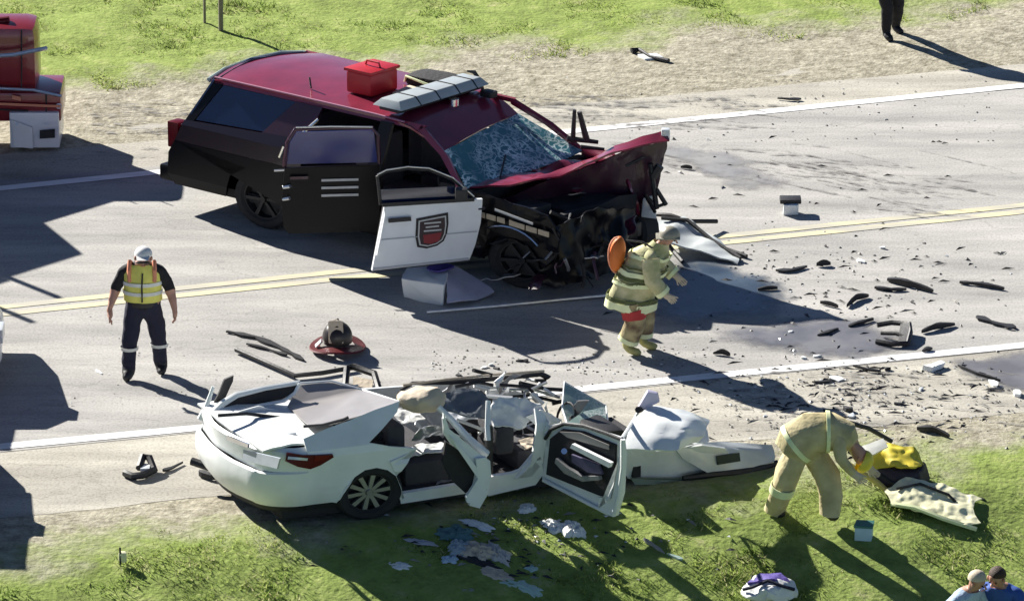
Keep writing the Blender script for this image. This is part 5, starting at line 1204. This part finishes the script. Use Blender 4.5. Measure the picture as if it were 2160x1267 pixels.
# beside the SUV's open door
bn_ = empty('storage_bin', on_ground(900, 640), 'white plastic bin with violet cloth spilling out below the open white door', 'bin')
hull('bin_body', [on_ground(x, y, z) for x, y, z in ((850, 628, 0), (935, 645, 0), (942, 618, 0), (868, 604, 0), (846, 628, .26), (938, 645, .28), (946, 616, .30), (862, 602, .30))], M_white, bn_, bevel=.01, sub=2, amp=.02)
sheet('bin_flap', [on_ground(x, y, z) for x, y, z in ((938, 622, .26), (950, 600, .28), (1000, 606, .16), (1042, 622, .04), (1000, 640, .05), (945, 652, .1))], .02, mat('lilac_panel', (.50, .50, .62), .5), bn_, sub=3, amp=.02)
sheet('violet_lining', [on_ground(x, y, z) for x, y, z in ((895, 612, .30), (930, 605, .36), (960, 612, .34), (940, 622, .34), (918, 625, .34))], .02, M_purple, bn_, sub=2, amp=.03)
curl([(900, 664), (1050, 651), (1180, 638), (1296, 627)], .022, M_alu, 'long thin bright rod standing in for a strip of sun in the SUV shadow', 'sun_strip_rod', z=.04)  # bright rod added where a strip of sun crosses the SUV shadow
# helmet on the road
hp = on_ground(712, 738); hl = empty('fire_helmet', hp, 'black fire helmet with pale crest and red brim standing on the road', 'helmet')
blob('shell', hp + Vector((0, 0, .17)), (.19, .20, .21), M_helm, hl, 3, cut=-.35)
rows = []
for z, r_ in ((.10, .19), (.085, .30), (.07, .31)): rows.append([hp + Vector((r_ * 1.15 * math.cos(2 * math.pi * k / 24), r_ * (1.25 if math.sin(2 * math.pi * k / 24) < 0 else 1) * math.sin(2 * math.pi * k / 24), z - .03 * math.cos(4 * math.pi * k / 24))) for k in range(24)])
link('brim', grid_bm(rows, .015, close=True), mat('dark_red_brim', (.10, .01, .012), .4), hl)
hull('front_shield', [hp + Vector((x, y, z)) for x, y, z in ((-.10, -.19, .16), (.08, -.19, .16), (-.12, -.10, .42), (.08, -.10, .42), (-.02, -.06, .44), (-.1, -.17, .16), (.08, -.16, .16))], M_beige, hl, bevel=.01)
tube('crest', [hp + Vector((0, -.12, .34)), hp + Vector((0, 0, .40)), hp + Vector((0, .14, .33))], .025, M_trim, hl)
sheet('reflective_patch', [hp + Vector(v) for v in ((-.27, -.16, .10), (-.20, -.12, .16), (-.20, -.02, .16), (-.28, -.04, .09))], .01, M_clear, hl)
# strips on the road left of it
ribbon([(478, 702), (540, 715), (590, 735), (640, 762)], .20, M_trim, 'tapered black plastic strip on the road, the upper of two left of the helmet')
ribbon([(520, 728), (560, 738), (605, 752)], .12, M_trim, 'short black plastic strip lying just under the tapered strip left of the helmet')
curl([(498, 745), (560, 772), (622, 800), (680, 794), (748, 782)], .030, M_trim, 'black rubber seal bent into a wide angle on the road behind the white sedan', 'rubber_seal')
mm = empty('broken_mirror', on_ground(765, 826), 'broken black wing mirror with pale glass on the road behind the white sedan', 'mirror')
tube('mirror_frame', [on_ground(x, y, z) for x, y, z in ((728, 822, .05), (732, 800, .15), (745, 800, .17), (790, 812, .15), (800, 832, .06), (785, 836, .04), (728, 822, .05))], .045, M_trim, mm, 7)
sheet('mirror_glass', [on_ground(x, y, z) for x, y, z in ((745, 812, .12), (788, 820, .12), (784, 830, .05), (744, 822, .05))], .01, M_beige, mm)
sm = empty('crushed_lamp', on_ground(292, 1010), 'crushed black lamp ring with white glass on the pale shoulder behind the sedan', 'debris')
tube('lamp_ring', [on_ground(x, y, z) for x, y, z in ((264, 1004, .04), (280, 1012, .05), (300, 1010, .05), (326, 1000, .06), (316, 988, .14), (302, 985, .14), (294, 1000, .08))], .045, M_trim, sm, 7)
hull('lamp_glass', [on_ground(x, y, z) for x, y in ((296, 1004), (316, 1004), (318, 994), (300, 992)) for z in (.02, .1)], M_clear, sm, bevel=.01)
ribbon([(344, 996), (362, 990), (386, 978)], .14, M_trim, 'small black shard between the lamp ring and the sedan bumper')
ribbon([(420, 1004), (445, 1012), (470, 1012)], .16, M_trim, 'black plastic flap under the far rear corner of the white sedan', th=.06)
chunk(208, 784, .28, .10, .03, M_white, 'small white fragment on the road left of the officer', seed=4)
# far shoulder
wp = empty('loose_wiper', on_ground(1370, 128), 'black and white metal piece lying alone on the far gravel shoulder', 'debris')
link('wiper_arm', tube_bm([on_ground(1332, 114, .04), on_ground(1348, 112, .05), on_ground(1370, 126, .05), on_ground(1410, 134, .03)], [.05, .03, .02, .045]), M_trim, wp)
hull('white_plate', [on_ground(x, y, z) for x, y in ((1345, 120), (1385, 118), (1400, 126), (1360, 130)) for z in (0, .04)], M_white, wp, bevel=.005)
# right of the SUV's front
cb_ = empty('crushed_bracket', on_ground(1665, 462), 'black topped white metal bracket standing alone above the yellow lines', 'debris')
hull('bracket_top', [on_ground(x, 452, z) + Vector((0, dy, 0)) for x in (1645, 1690) for z in (.14, .20) for dy in (0, .2)], M_trim, cb_, bevel=.015)
hull('bracket_base', [on_ground(x, 455, z) + Vector((0, dy, 0)) for x in (1652, 1684) for z in (.0, .14) for dy in (0, .15)], M_white, cb_, bevel=.01, sub=1, amp=.02)
bp_ = empty('torn_bumper', on_ground(1470, 540), 'torn pale bumper piece with black edges on the road behind the walking firefighter', 'bumper')
sheet('bumper_skin', [on_ground(x, y, z) for x, y, z in ((1385, 505, .25), (1440, 500, .30), (1490, 515, .18), (1560, 545, .06), (1556, 560, .02), (1470, 545, .12), (1400, 540, .2))], .02, mat('pale_bumper_skin', (.58, .62, .62), .4), bp_, sub=3, amp=.04, freq=3)
for k, a in enumerate((((1380, 482, .2), (1415, 492, .25), (1450, 497, .2), (1512, 482, .1)), ((1395, 505, .3), (1450, 510, .3), (1500, 528, .15), (1562, 552, .05)), ((1470, 512, .08), (1520, 530, .06), (1575, 545, .03)), ((1390, 520, .2), (1420, 545, .1), (1440, 560, .05)))):
    tube('bumper_edge', [on_ground(*p) for p in a], .03, M_trim, bp_, 6)
R_ = [([(1636, 575), (1670, 572), (1702, 565)], .12, 'black strip lying nearest the dark bracket below the yellow lines'),
      ([(1722, 563), (1752, 562)], .07, 'short thin black strip right beside a longer one below the yellow lines'),
      ([(1598, 612), (1640, 611)], .09, 'stubby black bar at the edge of the blue patch'),
      ([(1845, 611), (1880, 613), (1912, 613)], .10, 'flat black strip touching the slanted one in the right hand lane'),
      ([(1872, 593), (1910, 605), (1968, 616)], .13, 'slanted black strip, highest of the long strips in the right hand lane'),
      ([(2024, 597), (2070, 604), (2118, 614)], .10, 'long thin black strip farthest right below the yellow lines'),
      ([(2060, 672), (2100, 684), (2142, 694)], .24, 'thick black bar near the right edge above the white line'),
      ([(1944, 704), (1975, 697), (2014, 686)], .10, 'black strip pointing up from the square frame towards the thick bar'),
      ([(1790, 690), (1812, 686), (1842, 678)], .10, 'black strip just above and left of the square frame'),
      ([(1724, 712), (1745, 704), (1768, 697)], .08, 'small black strip left of the square frame'),
      ([(1786, 650), (1806, 636), (1832, 626)], .07, 'thin grey-black strip rising to the flat strips in the right hand lane'),
      ([(1730, 640), (1750, 646), (1768, 652)], .06, 'thin black sliver above the purple stain'),
      ([(1800, 776), (1830, 782), (1858, 786)], .07, 'thin black sliver just below the white line'),
      ([(1934, 908), (1968, 914), (2002, 922)], .16, 'thick black strip on the gravel above the tan firefighter'),
      ([(1945, 742), (1966, 738)], .08, 'short black piece beside the white line above the grey patch'),
      ([(2020, 775), (2060, 790), (2110, 806)], .05, 'thin black wire along the edge of the grey patch'),
      ([(1504, 748), (1524, 750), (1540, 751)], .07, 'lone black fragment in the lane right of the walking firefighter'),
      ([(1436, 354), (1460, 358)], .10, 'small black fragment on the road above the raised bonnet tip'),
      ([(1640, 212), (1665, 211), (1690, 212)], .07, 'small dark fragment on the far white line')]
for k, (p_, wd, lab) in enumerate(R_): ribbon([(x, y + (1.6 * ((k * 7 + i * 5) % 3 - 1))) for i, (x, y) in enumerate(p_)], wd * (1.25, .85, 1.05)[k % 3], M_trim, lab, seed=k * 3, rise=(.01, .04, .02)[k % 3], th=(.012, .025, .018)[k % 3])
fq = empty('broken_grille', on_ground(1885, 728), 'square open black plastic frame lying in the right hand lane', 'debris')
tube('grille_rim', [on_ground(x, y, z) for x, y, z in ((1850, 698, .08), (1880, 696, .1), (1918, 702, .12), (1920, 716, .10), (1914, 732, .05), (1880, 732, .04), (1848, 726, .04))], .035, M_trim, fq, 6)
tube('frame_bar', [on_ground(1858, 712, .06), on_ground(1890, 716, .08), on_ground(1912, 722, .06)], .025, M_trim, fq, 6)
sheet('frame_side', [on_ground(x, y, z) for x, y, z in ((1900, 700, .1), (1920, 704, .14), (1916, 732, .06), (1894, 734, .02))], .02, M_trim, fq)
W_ = [(1862, 524, .14, 'white fragment nearest the yellow lines in the right part of the road'), (1815, 552, .28, 'larger white fragment between the yellow lines and the flat strips'), (1722, 752, .18, 'white fragment resting on the near white line'), (1695, 756, .14, 'small white fragment touching the near white line'), (1668, 702, .14, 'white chip inside the purple stain'),
      (1760, 800, .35, 'white and grey crumpled piece on the gravel just below the white line'), (1942, 822, .16, 'white chip on the gravel left of the grey patch')]
for k, (x, y, w_, lab) in enumerate(W_): chunk(x, y, w_, w_ * .6, .06, M_white, lab, 'white_fragment', seed=k)
chunk(1738, 806, .4, .12, .05, M_trim, 'black piece under the crumpled white one below the white line', seed=31, ang=.1)
chunk(1872, 780, .16, .1, .07, M_trim, 'small black lump below the square frame and the white line', seed=32)
chunk(1790, 866, .20, .15, .12, M_trim, 'black lump among pale chips on the gravel above the tan firefighter', seed=33)
chunk(1795, 878, .24, .12, .05, M_clear, 'clear lens piece under the black lump on the gravel', seed=34)
chunk(1742, 866, .14, .1, .06, M_trim, 'small black lump on the gravel left of the clear lens piece', seed=35)
chunk(1895, 852, .28, .08, .04, M_trim, 'black sliver on the gravel between the white line and the tan firefighter', seed=36, ang=-.2)
gp = chunk(1972, 778, .30, .5, .14, M_white, 'white rounded piece at the left end of the grey patch', 'white_cover', seed=37)
chunk(2096, 812, .3, .16, .10, M_white, 'white piece in the grey patch near the right edge', 'white_cover', seed=38)
chunk(2100, 822, .32, .12, .05, M_trim, 'black piece under the white one in the grey patch', seed=39, ang=0)
chunk(2146, 832, .35, .2, .08, M_white, 'white crumpled piece at the right edge of the picture', 'white_cover', seed=40)
for k, (x, y) in enumerate(((968, 792), (1036, 770), (1048, 778), (1020, 776), (1095, 762), (1108, 762))):
    chunk(x, y, .14, .1, .05, M_white if k in (1, 3) else M_trim, ['dark chip on the road above the cut sedan roof, leftmost of its row', 'white chip on the road above the sedan roof rail', 'black chip just right of the white chip above the sedan', 'pale chip between two dark ones above the sedan', 'dark chip farther up the road above the sedan roof rail', 'dark chip rightmost of the row above the sedan'][k], 'small_fragment', seed=50 + k)

# stains and marks on the pavement
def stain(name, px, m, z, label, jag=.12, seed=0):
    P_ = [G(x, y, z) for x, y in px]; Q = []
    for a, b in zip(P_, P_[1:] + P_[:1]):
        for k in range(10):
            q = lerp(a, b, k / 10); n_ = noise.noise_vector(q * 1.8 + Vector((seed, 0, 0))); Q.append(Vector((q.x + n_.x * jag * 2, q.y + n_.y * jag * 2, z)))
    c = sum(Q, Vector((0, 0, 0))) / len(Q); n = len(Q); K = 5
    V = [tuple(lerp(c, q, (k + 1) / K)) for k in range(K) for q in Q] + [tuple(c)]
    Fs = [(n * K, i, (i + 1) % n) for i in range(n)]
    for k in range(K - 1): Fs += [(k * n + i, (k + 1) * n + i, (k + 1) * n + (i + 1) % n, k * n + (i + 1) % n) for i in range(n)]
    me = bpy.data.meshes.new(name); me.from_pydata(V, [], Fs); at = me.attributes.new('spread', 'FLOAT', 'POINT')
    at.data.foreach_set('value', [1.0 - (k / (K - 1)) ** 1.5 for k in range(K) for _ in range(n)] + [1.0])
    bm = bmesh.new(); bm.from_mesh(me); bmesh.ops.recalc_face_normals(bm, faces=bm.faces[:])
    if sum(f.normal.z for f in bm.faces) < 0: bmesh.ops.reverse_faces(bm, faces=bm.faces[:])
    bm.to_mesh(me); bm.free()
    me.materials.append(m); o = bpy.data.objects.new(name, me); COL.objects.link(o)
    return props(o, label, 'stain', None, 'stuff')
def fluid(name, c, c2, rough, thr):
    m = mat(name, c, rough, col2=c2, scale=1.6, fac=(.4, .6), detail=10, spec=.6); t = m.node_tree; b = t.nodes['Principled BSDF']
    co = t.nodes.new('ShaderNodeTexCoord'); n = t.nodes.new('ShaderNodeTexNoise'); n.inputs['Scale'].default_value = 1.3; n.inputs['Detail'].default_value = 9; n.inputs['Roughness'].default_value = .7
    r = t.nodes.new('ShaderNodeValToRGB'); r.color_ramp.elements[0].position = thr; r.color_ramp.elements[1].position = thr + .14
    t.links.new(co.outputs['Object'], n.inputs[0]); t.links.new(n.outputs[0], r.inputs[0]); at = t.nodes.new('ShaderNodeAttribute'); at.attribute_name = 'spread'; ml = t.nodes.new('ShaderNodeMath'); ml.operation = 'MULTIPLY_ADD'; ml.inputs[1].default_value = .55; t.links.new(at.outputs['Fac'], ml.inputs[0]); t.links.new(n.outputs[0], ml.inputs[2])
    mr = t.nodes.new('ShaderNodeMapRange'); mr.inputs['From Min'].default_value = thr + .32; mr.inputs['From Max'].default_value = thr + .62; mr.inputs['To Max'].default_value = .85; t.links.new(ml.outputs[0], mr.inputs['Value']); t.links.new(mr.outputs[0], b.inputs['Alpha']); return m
stain('blue_grey_patch', [(1340, 520), (1450, 505), (1580, 550), (1680, 600), (1720, 650), (1600, 690), (1440, 705), (1340, 670)], fluid('blue_grey_surface', (.03, .05, .08), (.07, .10, .14), .25, .33), .010, 'blue-grey patch beside the crushed front of the SUV')  # blotchy blue-grey patch thinning towards its outline
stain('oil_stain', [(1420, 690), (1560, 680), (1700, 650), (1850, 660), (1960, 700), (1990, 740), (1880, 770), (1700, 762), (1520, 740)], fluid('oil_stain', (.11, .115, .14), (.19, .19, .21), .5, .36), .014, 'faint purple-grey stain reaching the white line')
stain('grey_patch', [(1965, 752), (2160, 735), (2400, 730), (2400, 850), (2160, 838), (2090, 812), (2010, 788)], fluid('grey_surface', (.12, .12, .14), (.18, .18, .2), .5, .22), .010, 'grey patch running off the right edge below the white line', seed=4)  # broken grey colour over the shoulder, weaker at the rim
stain('greyish_patch', [(1240, 285), (1400, 285), (1640, 330), (1700, 400), (1560, 420), (1400, 330)], fluid('greyish_surface', (.22, .22, .24), (.3, .3, .3), .7, .42), .016, 'greyish patch of road above the raised bonnet', seed=9)  # faint greyish blotches over the road beyond the bonnet
def streaks():  # thin tapered strips in broken dark grey
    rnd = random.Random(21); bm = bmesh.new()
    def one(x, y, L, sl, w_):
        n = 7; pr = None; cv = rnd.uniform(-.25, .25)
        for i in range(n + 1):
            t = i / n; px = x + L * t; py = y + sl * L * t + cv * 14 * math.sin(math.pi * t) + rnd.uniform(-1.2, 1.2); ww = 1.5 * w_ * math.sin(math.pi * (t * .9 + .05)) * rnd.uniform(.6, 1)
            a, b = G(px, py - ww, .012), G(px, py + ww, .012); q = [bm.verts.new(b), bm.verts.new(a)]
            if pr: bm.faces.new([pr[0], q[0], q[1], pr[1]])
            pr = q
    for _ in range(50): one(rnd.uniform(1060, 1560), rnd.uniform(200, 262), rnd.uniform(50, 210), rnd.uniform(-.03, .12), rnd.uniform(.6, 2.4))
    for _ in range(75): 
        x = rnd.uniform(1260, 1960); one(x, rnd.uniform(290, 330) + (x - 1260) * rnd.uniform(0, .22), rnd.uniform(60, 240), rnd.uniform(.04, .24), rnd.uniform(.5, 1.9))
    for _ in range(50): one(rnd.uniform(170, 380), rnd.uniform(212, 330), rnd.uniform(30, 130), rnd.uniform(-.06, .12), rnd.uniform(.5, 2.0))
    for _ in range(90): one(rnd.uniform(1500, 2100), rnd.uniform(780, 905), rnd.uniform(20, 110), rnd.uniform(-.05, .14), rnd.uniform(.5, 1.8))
    me = bpy.data.meshes.new('dark_streaks'); bm.to_mesh(me); bm.free(); ms = mat('dark_streak', (.17, .165, .16), .9, col2=(.26, .25, .24), scale=5); t = ms.node_tree; n = t.nodes.new('ShaderNodeTexNoise'); n.inputs['Scale'].default_value = 7; n.inputs['Detail'].default_value = 8; c_ = t.nodes.new('ShaderNodeTexCoord'); mr = t.nodes.new('ShaderNodeMapRange')
    mr.inputs['From Min'].default_value = .38; mr.inputs['From Max'].default_value = .66; mr.inputs['To Max'].default_value = .75; t.links.new(c_.outputs['Object'], n.inputs[0]); t.links.new(n.outputs[0], mr.inputs['Value']); t.links.new(mr.outputs[0], t.nodes['Principled BSDF'].inputs['Alpha']); me.materials.append(ms); o = bpy.data.objects.new('dark_streaks', me); COL.objects.link(o)
    props(o, 'thin dark streaks fanned over the road and shoulders', 'marks', None, 'stuff')
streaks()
def bits():
    rnd = random.Random(33); bm = bmesh.new(); mi = []
    def bit(px, py, s):
        p = T(px, py); a = rnd.uniform(0, 6.28); h = s * rnd.uniform(.3, .7); vs = []
        for k in range(3):
            t = a + k * 2.1 + rnd.uniform(-.3, .3); vs.append(bm.verts.new(p + Vector((math.cos(t) * s, math.sin(t) * s, .005))))
        top = bm.verts.new(p + Vector((0, 0, h))); k_ = rnd.choice((0, 0, 1, 2, 2))
        for i in range(3): bm.faces.new([vs[i], vs[(i + 1) % 3], top]); mi.append(k_)
    def sliver(px, py, L_):
        p = T(px, py); a = rnd.gauss(0, .55); d = Vector((math.cos(a), math.sin(a), 0)) * L_; n_ = Vector((-d.y, d.x, 0)).normalized() * rnd.uniform(.008, .022)
        q = [bm.verts.new(p + o_) for o_ in (Vector((0, 0, .006)), d * .4 + n_ + Vector((0, 0, .03)), d + Vector((0, 0, .006)), d * .5 - n_ + Vector((0, 0, .012)))]
        bm.faces.new([q[0], q[3], q[1]]); bm.faces.new([q[3], q[2], q[1]]); k_ = rnd.choice((0, 0, 0, 2)); mi.extend([k_, k_])
    for _ in range(80): sliver(rnd.gauss(1760, 190), rnd.gauss(640, 80), rnd.uniform(.05, .24))
    for _ in range(150): sliver(rnd.gauss(1800, 180), rnd.gauss(840, 45), rnd.uniform(.05, .26))
    for _ in range(28): sliver(rnd.uniform(1250, 2000), rnd.uniform(290, 470), rnd.uniform(.05, .2))
    for _ in range(60): sliver(rnd.gauss(1100, 190), rnd.gauss(1150, 45), rnd.uniform(.05, .2))
    for _ in range(800): bit(rnd.gauss(1790, 190), rnd.gauss(835, 45), rnd.uniform(.006, .032))
    for _ in range(260): bit(rnd.gauss(1650, 190), rnd.gauss(600, 60), rnd.uniform(.01, .035))
    for _ in range(200): bit(rnd.uniform(900, 1500), rnd.gauss(770, 22), rnd.uniform(.01, .03))
    for _ in range(160): bit(rnd.gauss(1120, 160), rnd.gauss(1120, 40), rnd.uniform(.015, .04))
    for _ in range(160): bit(rnd.uniform(1100, 2100), rnd.uniform(160, 300), rnd.uniform(.01, .03))
    for _ in range(90): bit(rnd.uniform(120, 900), rnd.uniform(640, 860), rnd.uniform(.008, .02))
    me = bpy.data.meshes.new('broken_glass'); bm.to_mesh(me); bm.free()
    for m in (M_trim, M_clear, mat('grey_chips', (.25, .24, .22), .8)): me.materials.append(m)
    me.polygons.foreach_set('material_index', mi); o = bpy.data.objects.new('broken_glass', me); COL.objects.link(o)
    props(o, 'small chips of glass and plastic scattered over the road and shoulder', 'glass chips', None, 'stuff')
bits()

# verge: pump under a yellow cover, pale sheets, clothes, airbags
pm = empty('rescue_pump', on_ground(1870, 1030), 'black rescue pump with a bright yellow top on the verge beside the bending firefighter', 'pump')
def vbox(name, quad, h, m, par, **k): return hull(name, [on_ground(x, y, z) for x, y in quad for z in (0, h)], m, par, **k)
hull('pump_body', [on_ground(x, y, z) for x, y, z in ((1850, 1030, 0), (1950, 1035, 0), (1965, 1012, 0), (1870, 1000, 0), (1835, 1018, .20), (1940, 1030, .22), (1950, 1008, .22), (1860, 1000, .24))], mat('dark_pump', (.03, .02, .03), .6, bump=.4), pm, bevel=.03, sub=2, amp=.03)
sheet('pump_cover', [on_ground(x, y, z) for x, y, z in ((1818, 1010, .20), (1850, 1022, .25), (1925, 1030, .26), (1952, 1014, .24), (1930, 1000, .34), (1870, 992, .38), (1830, 998, .30))], .03, M_yellow, pm, sub=4, amp=.045, freq=5)
sheet('pump_flap', [on_ground(x, y, z) for x, y, z in ((1800, 1000, .33), (1860, 1002, .46), (1870, 1012, .42), (1815, 1016, .28))], .02, M_reflect, pm, sub=2, amp=.02)
tube('pump_frame', [on_ground(x, y, z) for x, y, z in ((1790, 1012, .2), (1815, 1020, .15), (1850, 1030, .08), (1870, 1040, .03))], .035, mat('dull_yellow', (.6, .5, .15), .5), pm)
for k, pts in enumerate((((1700, 985, .62), (1760, 975, .55), (1830, 960, .35), (1880, 950, .12)), ((1790, 1000, .3), (1830, 1015, .2), (1880, 1030, .08), (1960, 1050, .03)), ((1880, 1050, .02), (1960, 1045, .02), (2040, 1048, .02), (2075, 1058, .02)))):
    o = tube('hydraulic_hose', [on_ground(*p) for p in pts], .028, M_trim, None, 7)
    props(o, ['black hose running from the bending firefighter over the yellow topped pump', 'black hose looping in front of the pump on the grass', 'black hose lying behind the pale sheets on the grass'][k], 'hose')
sh = empty('yellow_sheet', on_ground(1970, 1090), 'pale yellow and white protective sheet spread on the grass below the pump', 'sheet')
sheet('sheet_cloth', [on_ground(x, y, z) for x, y, z in ((1868, 1050, .10), (1910, 1032, .16), (1990, 1044, .14), (2068, 1062, .06), (2050, 1090, .10), (2068, 1115, .08), (2040, 1122, .08), (1960, 1100, .10), (1880, 1075, .08))], .012, M_ywhite, sh, sub=5, amp=.028, freq=5)
tube('sheet_fold', [on_ground(x, y, z) for x, y, z in ((1890, 1054, .14), (1940, 1048, .17), (2000, 1066, .14), (2015, 1074, .1))], .018, M_trim, sh, 6)
tube('sheet_hem', [on_ground(x, y, z) for x, y, z in ((1880, 1072, .06), (1930, 1090, .12), (1990, 1110, .1), (2060, 1124, .05))], .03, M_lime, sh, 6)
bx_ = empty('medical_box', on_ground(1822, 1138), 'small pale blue box on the grass beside the tan firefighter', 'box')
vbox('box_body', ((1802, 1140), (1838, 1142), (1842, 1130), (1808, 1128)), .16, mat('pale_blue_box', (.50, .66, .74), .5), bx_, bevel=.01)
hull('box_lid', [on_ground(x, y, z) for x, y in ((1800, 1140), (1840, 1143), (1844, 1129), (1806, 1127)) for z in (.165, .19)], mat('teal_lid', (.06, .2, .17), .5), bx_)
def cloth(px, size, m, label, name='cloth_heap', seed=0, rot=0.0):
    c = on_ground(px[0], px[1]); S_ = Vector((seed * 4.7, seed * 2.1, seed)); NR, NA = 12, 40; rows = []
    for i in range(NR + 1):
        r = max(.001, i / NR); row = []
        for j in range(NA):
            t = 2 * math.pi * j / NA; k = .75 + .55 * noise.noise(Vector((math.cos(t) * 1.6, math.sin(t) * 1.6, 0)) + S_) + .25 * noise.noise(Vector((math.cos(t) * 5, math.sin(t) * 5, 3)) + S_)
            x, y = math.cos(t) * r * k, math.sin(t) * r * k; q = Vector((x * 2.6, y * 4.2, 0)) + S_
            rid = (1 - abs(noise.noise(q) * 2.2)) * .7 + (1 - abs(noise.noise(q * 2.3) * 2.2)) * .35
            z = size[2] * .5 * (max(0, 1 - r ** 2.5) ** .6) * (.3 + .9 * rid) + .006
            x *= size[0] * 1.25; y *= size[1] * 1.25; X, Y = x * math.cos(rot) - y * math.sin(rot), x * math.sin(rot) + y * math.cos(rot)
            row.append(Vector((c.x + X, c.y + Y, gz(c.x + X, c.y + Y) - gz(c.x, c.y) + c.z + max(.004, z))))
        rows.append(row)
    bm = grid_bm(rows, 0, close=True); o = link(name, bm, m, None); return props(o, label, 'cloth')
cloth((1112, 1074), (.10, .12, .10), M_airbag, 'small white airbag scrap under the hanging rear door', 'airbag_scrap', 1)
cloth((1170, 1112), (.20, .12, .10), M_airbag, 'white airbag scrap on the grass, left of the rounder one', 'airbag_scrap', 2, -.4)
cloth((1212, 1122), (.15, .17, .16), M_airbag, 'rounded white airbag scrap below the open front door', 'airbag_scrap', 3)
cloth((968, 1128), (.22, .16, .10), mat('teal_cloth', (.10, .2, .2), .8), 'dark teal garment at the top of the clothes heap', seed=4)
cloth((1008, 1108), (.22, .08, .07), M_airbag, 'white folded garment at the top right of the clothes heap', seed=5, rot=-.5)
cloth((972, 1158), (.20, .16, .12), mat('grey_blue_cloth', (.35, .42, .45), .8), 'grey-blue garment in the clothes heap', seed=6)
cloth((1010, 1166), (.26, .18, .14), M_beige, 'beige garment in the middle of the clothes heap', seed=7)
cloth((1050, 1170), (.10, .26, .14), mat('pale_grey_cloth', (.5, .48, .46), .8), 'pale grey garment curled on the right of the clothes heap', seed=8, rot=.6)
cloth((948, 1182), (.12, .08, .08), M_paleblue, 'small pale blue item left of the clothes heap', seed=9)
cloth((1012, 1186), (.24, .08, .06), M_trim, 'black garment strip inside the clothes heap', seed=10, rot=-.3)
cloth((1050, 1214), (.22, .10, .06), M_beige, 'beige item below the clothes heap', seed=11, rot=-.5)
cloth((1100, 1240), (.26, .14, .06), mat('pale_teal_cloth', (.45, .6, .5), .8), 'pale teal item lowest below the clothes heap', seed=12, rot=-.5)
cloth((838, 1194), (.16, .08, .06), M_airbag, 'lone white item in the car shadow on the grass', 'white_item', 13)
cloth((888, 1144), (.20, .05, .05), mat('grey_item', (.4, .4, .44), .7), 'thin grey item in the car shadow on the grass', 'grey_item', 14, -.2)
cloth((1122, 1200), (.08, .06, .05), mat('mint_item', (.4, .55, .5), .7), 'tiny mint coloured item right of the clothes heap', 'mint_item', 15)
cloth((1000, 1248), (.22, .06, .04), mat('drab_item', (.3, .32, .25), .8), 'drab item in the shadow at the bottom edge', 'drab_item', 16)
ribbon([(1358, 1140), (1380, 1155), (1402, 1172)], .12, M_rearglass, 'grey glass shard on the shaded grass below the front door', 'glass_shard')
ribbon([(1406, 1172), (1440, 1184)], .10, M_shatterw, 'greenish glass shard beside the grey one on the shaded grass', 'glass_shard')
bgk = empty('gear_bag', on_ground(1620, 1262), 'white and navy gear bag at the bottom edge in the shadow', 'bag')
bm = bmesh.new(); bmesh.ops.create_icosphere(bm, subdivisions=4, radius=1); cc = on_ground(1622, 1262, .10)
for v in bm.verts: v.co = Vector((v.co.x * .31, v.co.y * .26, v.co.z * .14)) + cc
crumple(bm, .06, 6, 4); link('bag_body', bm, M_airbag, bgk)
sheet('bag_flap', [cc + Vector(v) for v in ((-.26, -.02, .12), (-.1, .18, .15), (.15, .2, .14), (.26, .02, .10), (.05, -.06, .18))], .03, M_purple, bgk, sub=3, amp=.03)
tube('bag_piping', [cc + Vector(v) for v in ((-.30, -.1, .06), (-.2, -.15, .11), (-.02, -.1, .17), (.15, -.15, .12), (.28, -.1, .06))], .02, M_navy, bgk, 6)
fl = empty('marker_flag', on_ground(258, 1190), 'small pale yellow marker on the grass at the lower left', 'marker')
hull('flag_body', [on_ground(x, y, z) for x, y in ((250, 1190), (268, 1190), (266, 1184), (252, 1184)) for z in (.02, .14)], M_ywhite, fl, bevel=.02)
tube('flag_stem', [on_ground(254, 1190, 0), on_ground(254, 1188, .2)], .012, M_trim, fl, 6)
# thin sign post on the far verge
ps = empty('sign_post', on_ground(466, 64), 'thin grey metal post standing in the far grass, cut by the top edge', 'post')
gp_ = on_ground(466, 64); tube('post_shaft', [gp_, gp_ + Vector((0.02, 0, 2.1))], .035, mat('weathered_post', (.22, .2, .16), .7), ps, 8)
tube('post_shaft_brace', [gp_ + Vector((-.25, .3, 0)), gp_ + Vector((-.24, .3, 1.2))], .02, mat('weathered_post', (.22, .2, .16), .7), ps, 6)
hull('post_plate', [gp_ + Vector((x, y, z)) for x in (-.25, .25) for y in (-.02, .02) for z in (1.6, 2.1)], M_alu, ps)
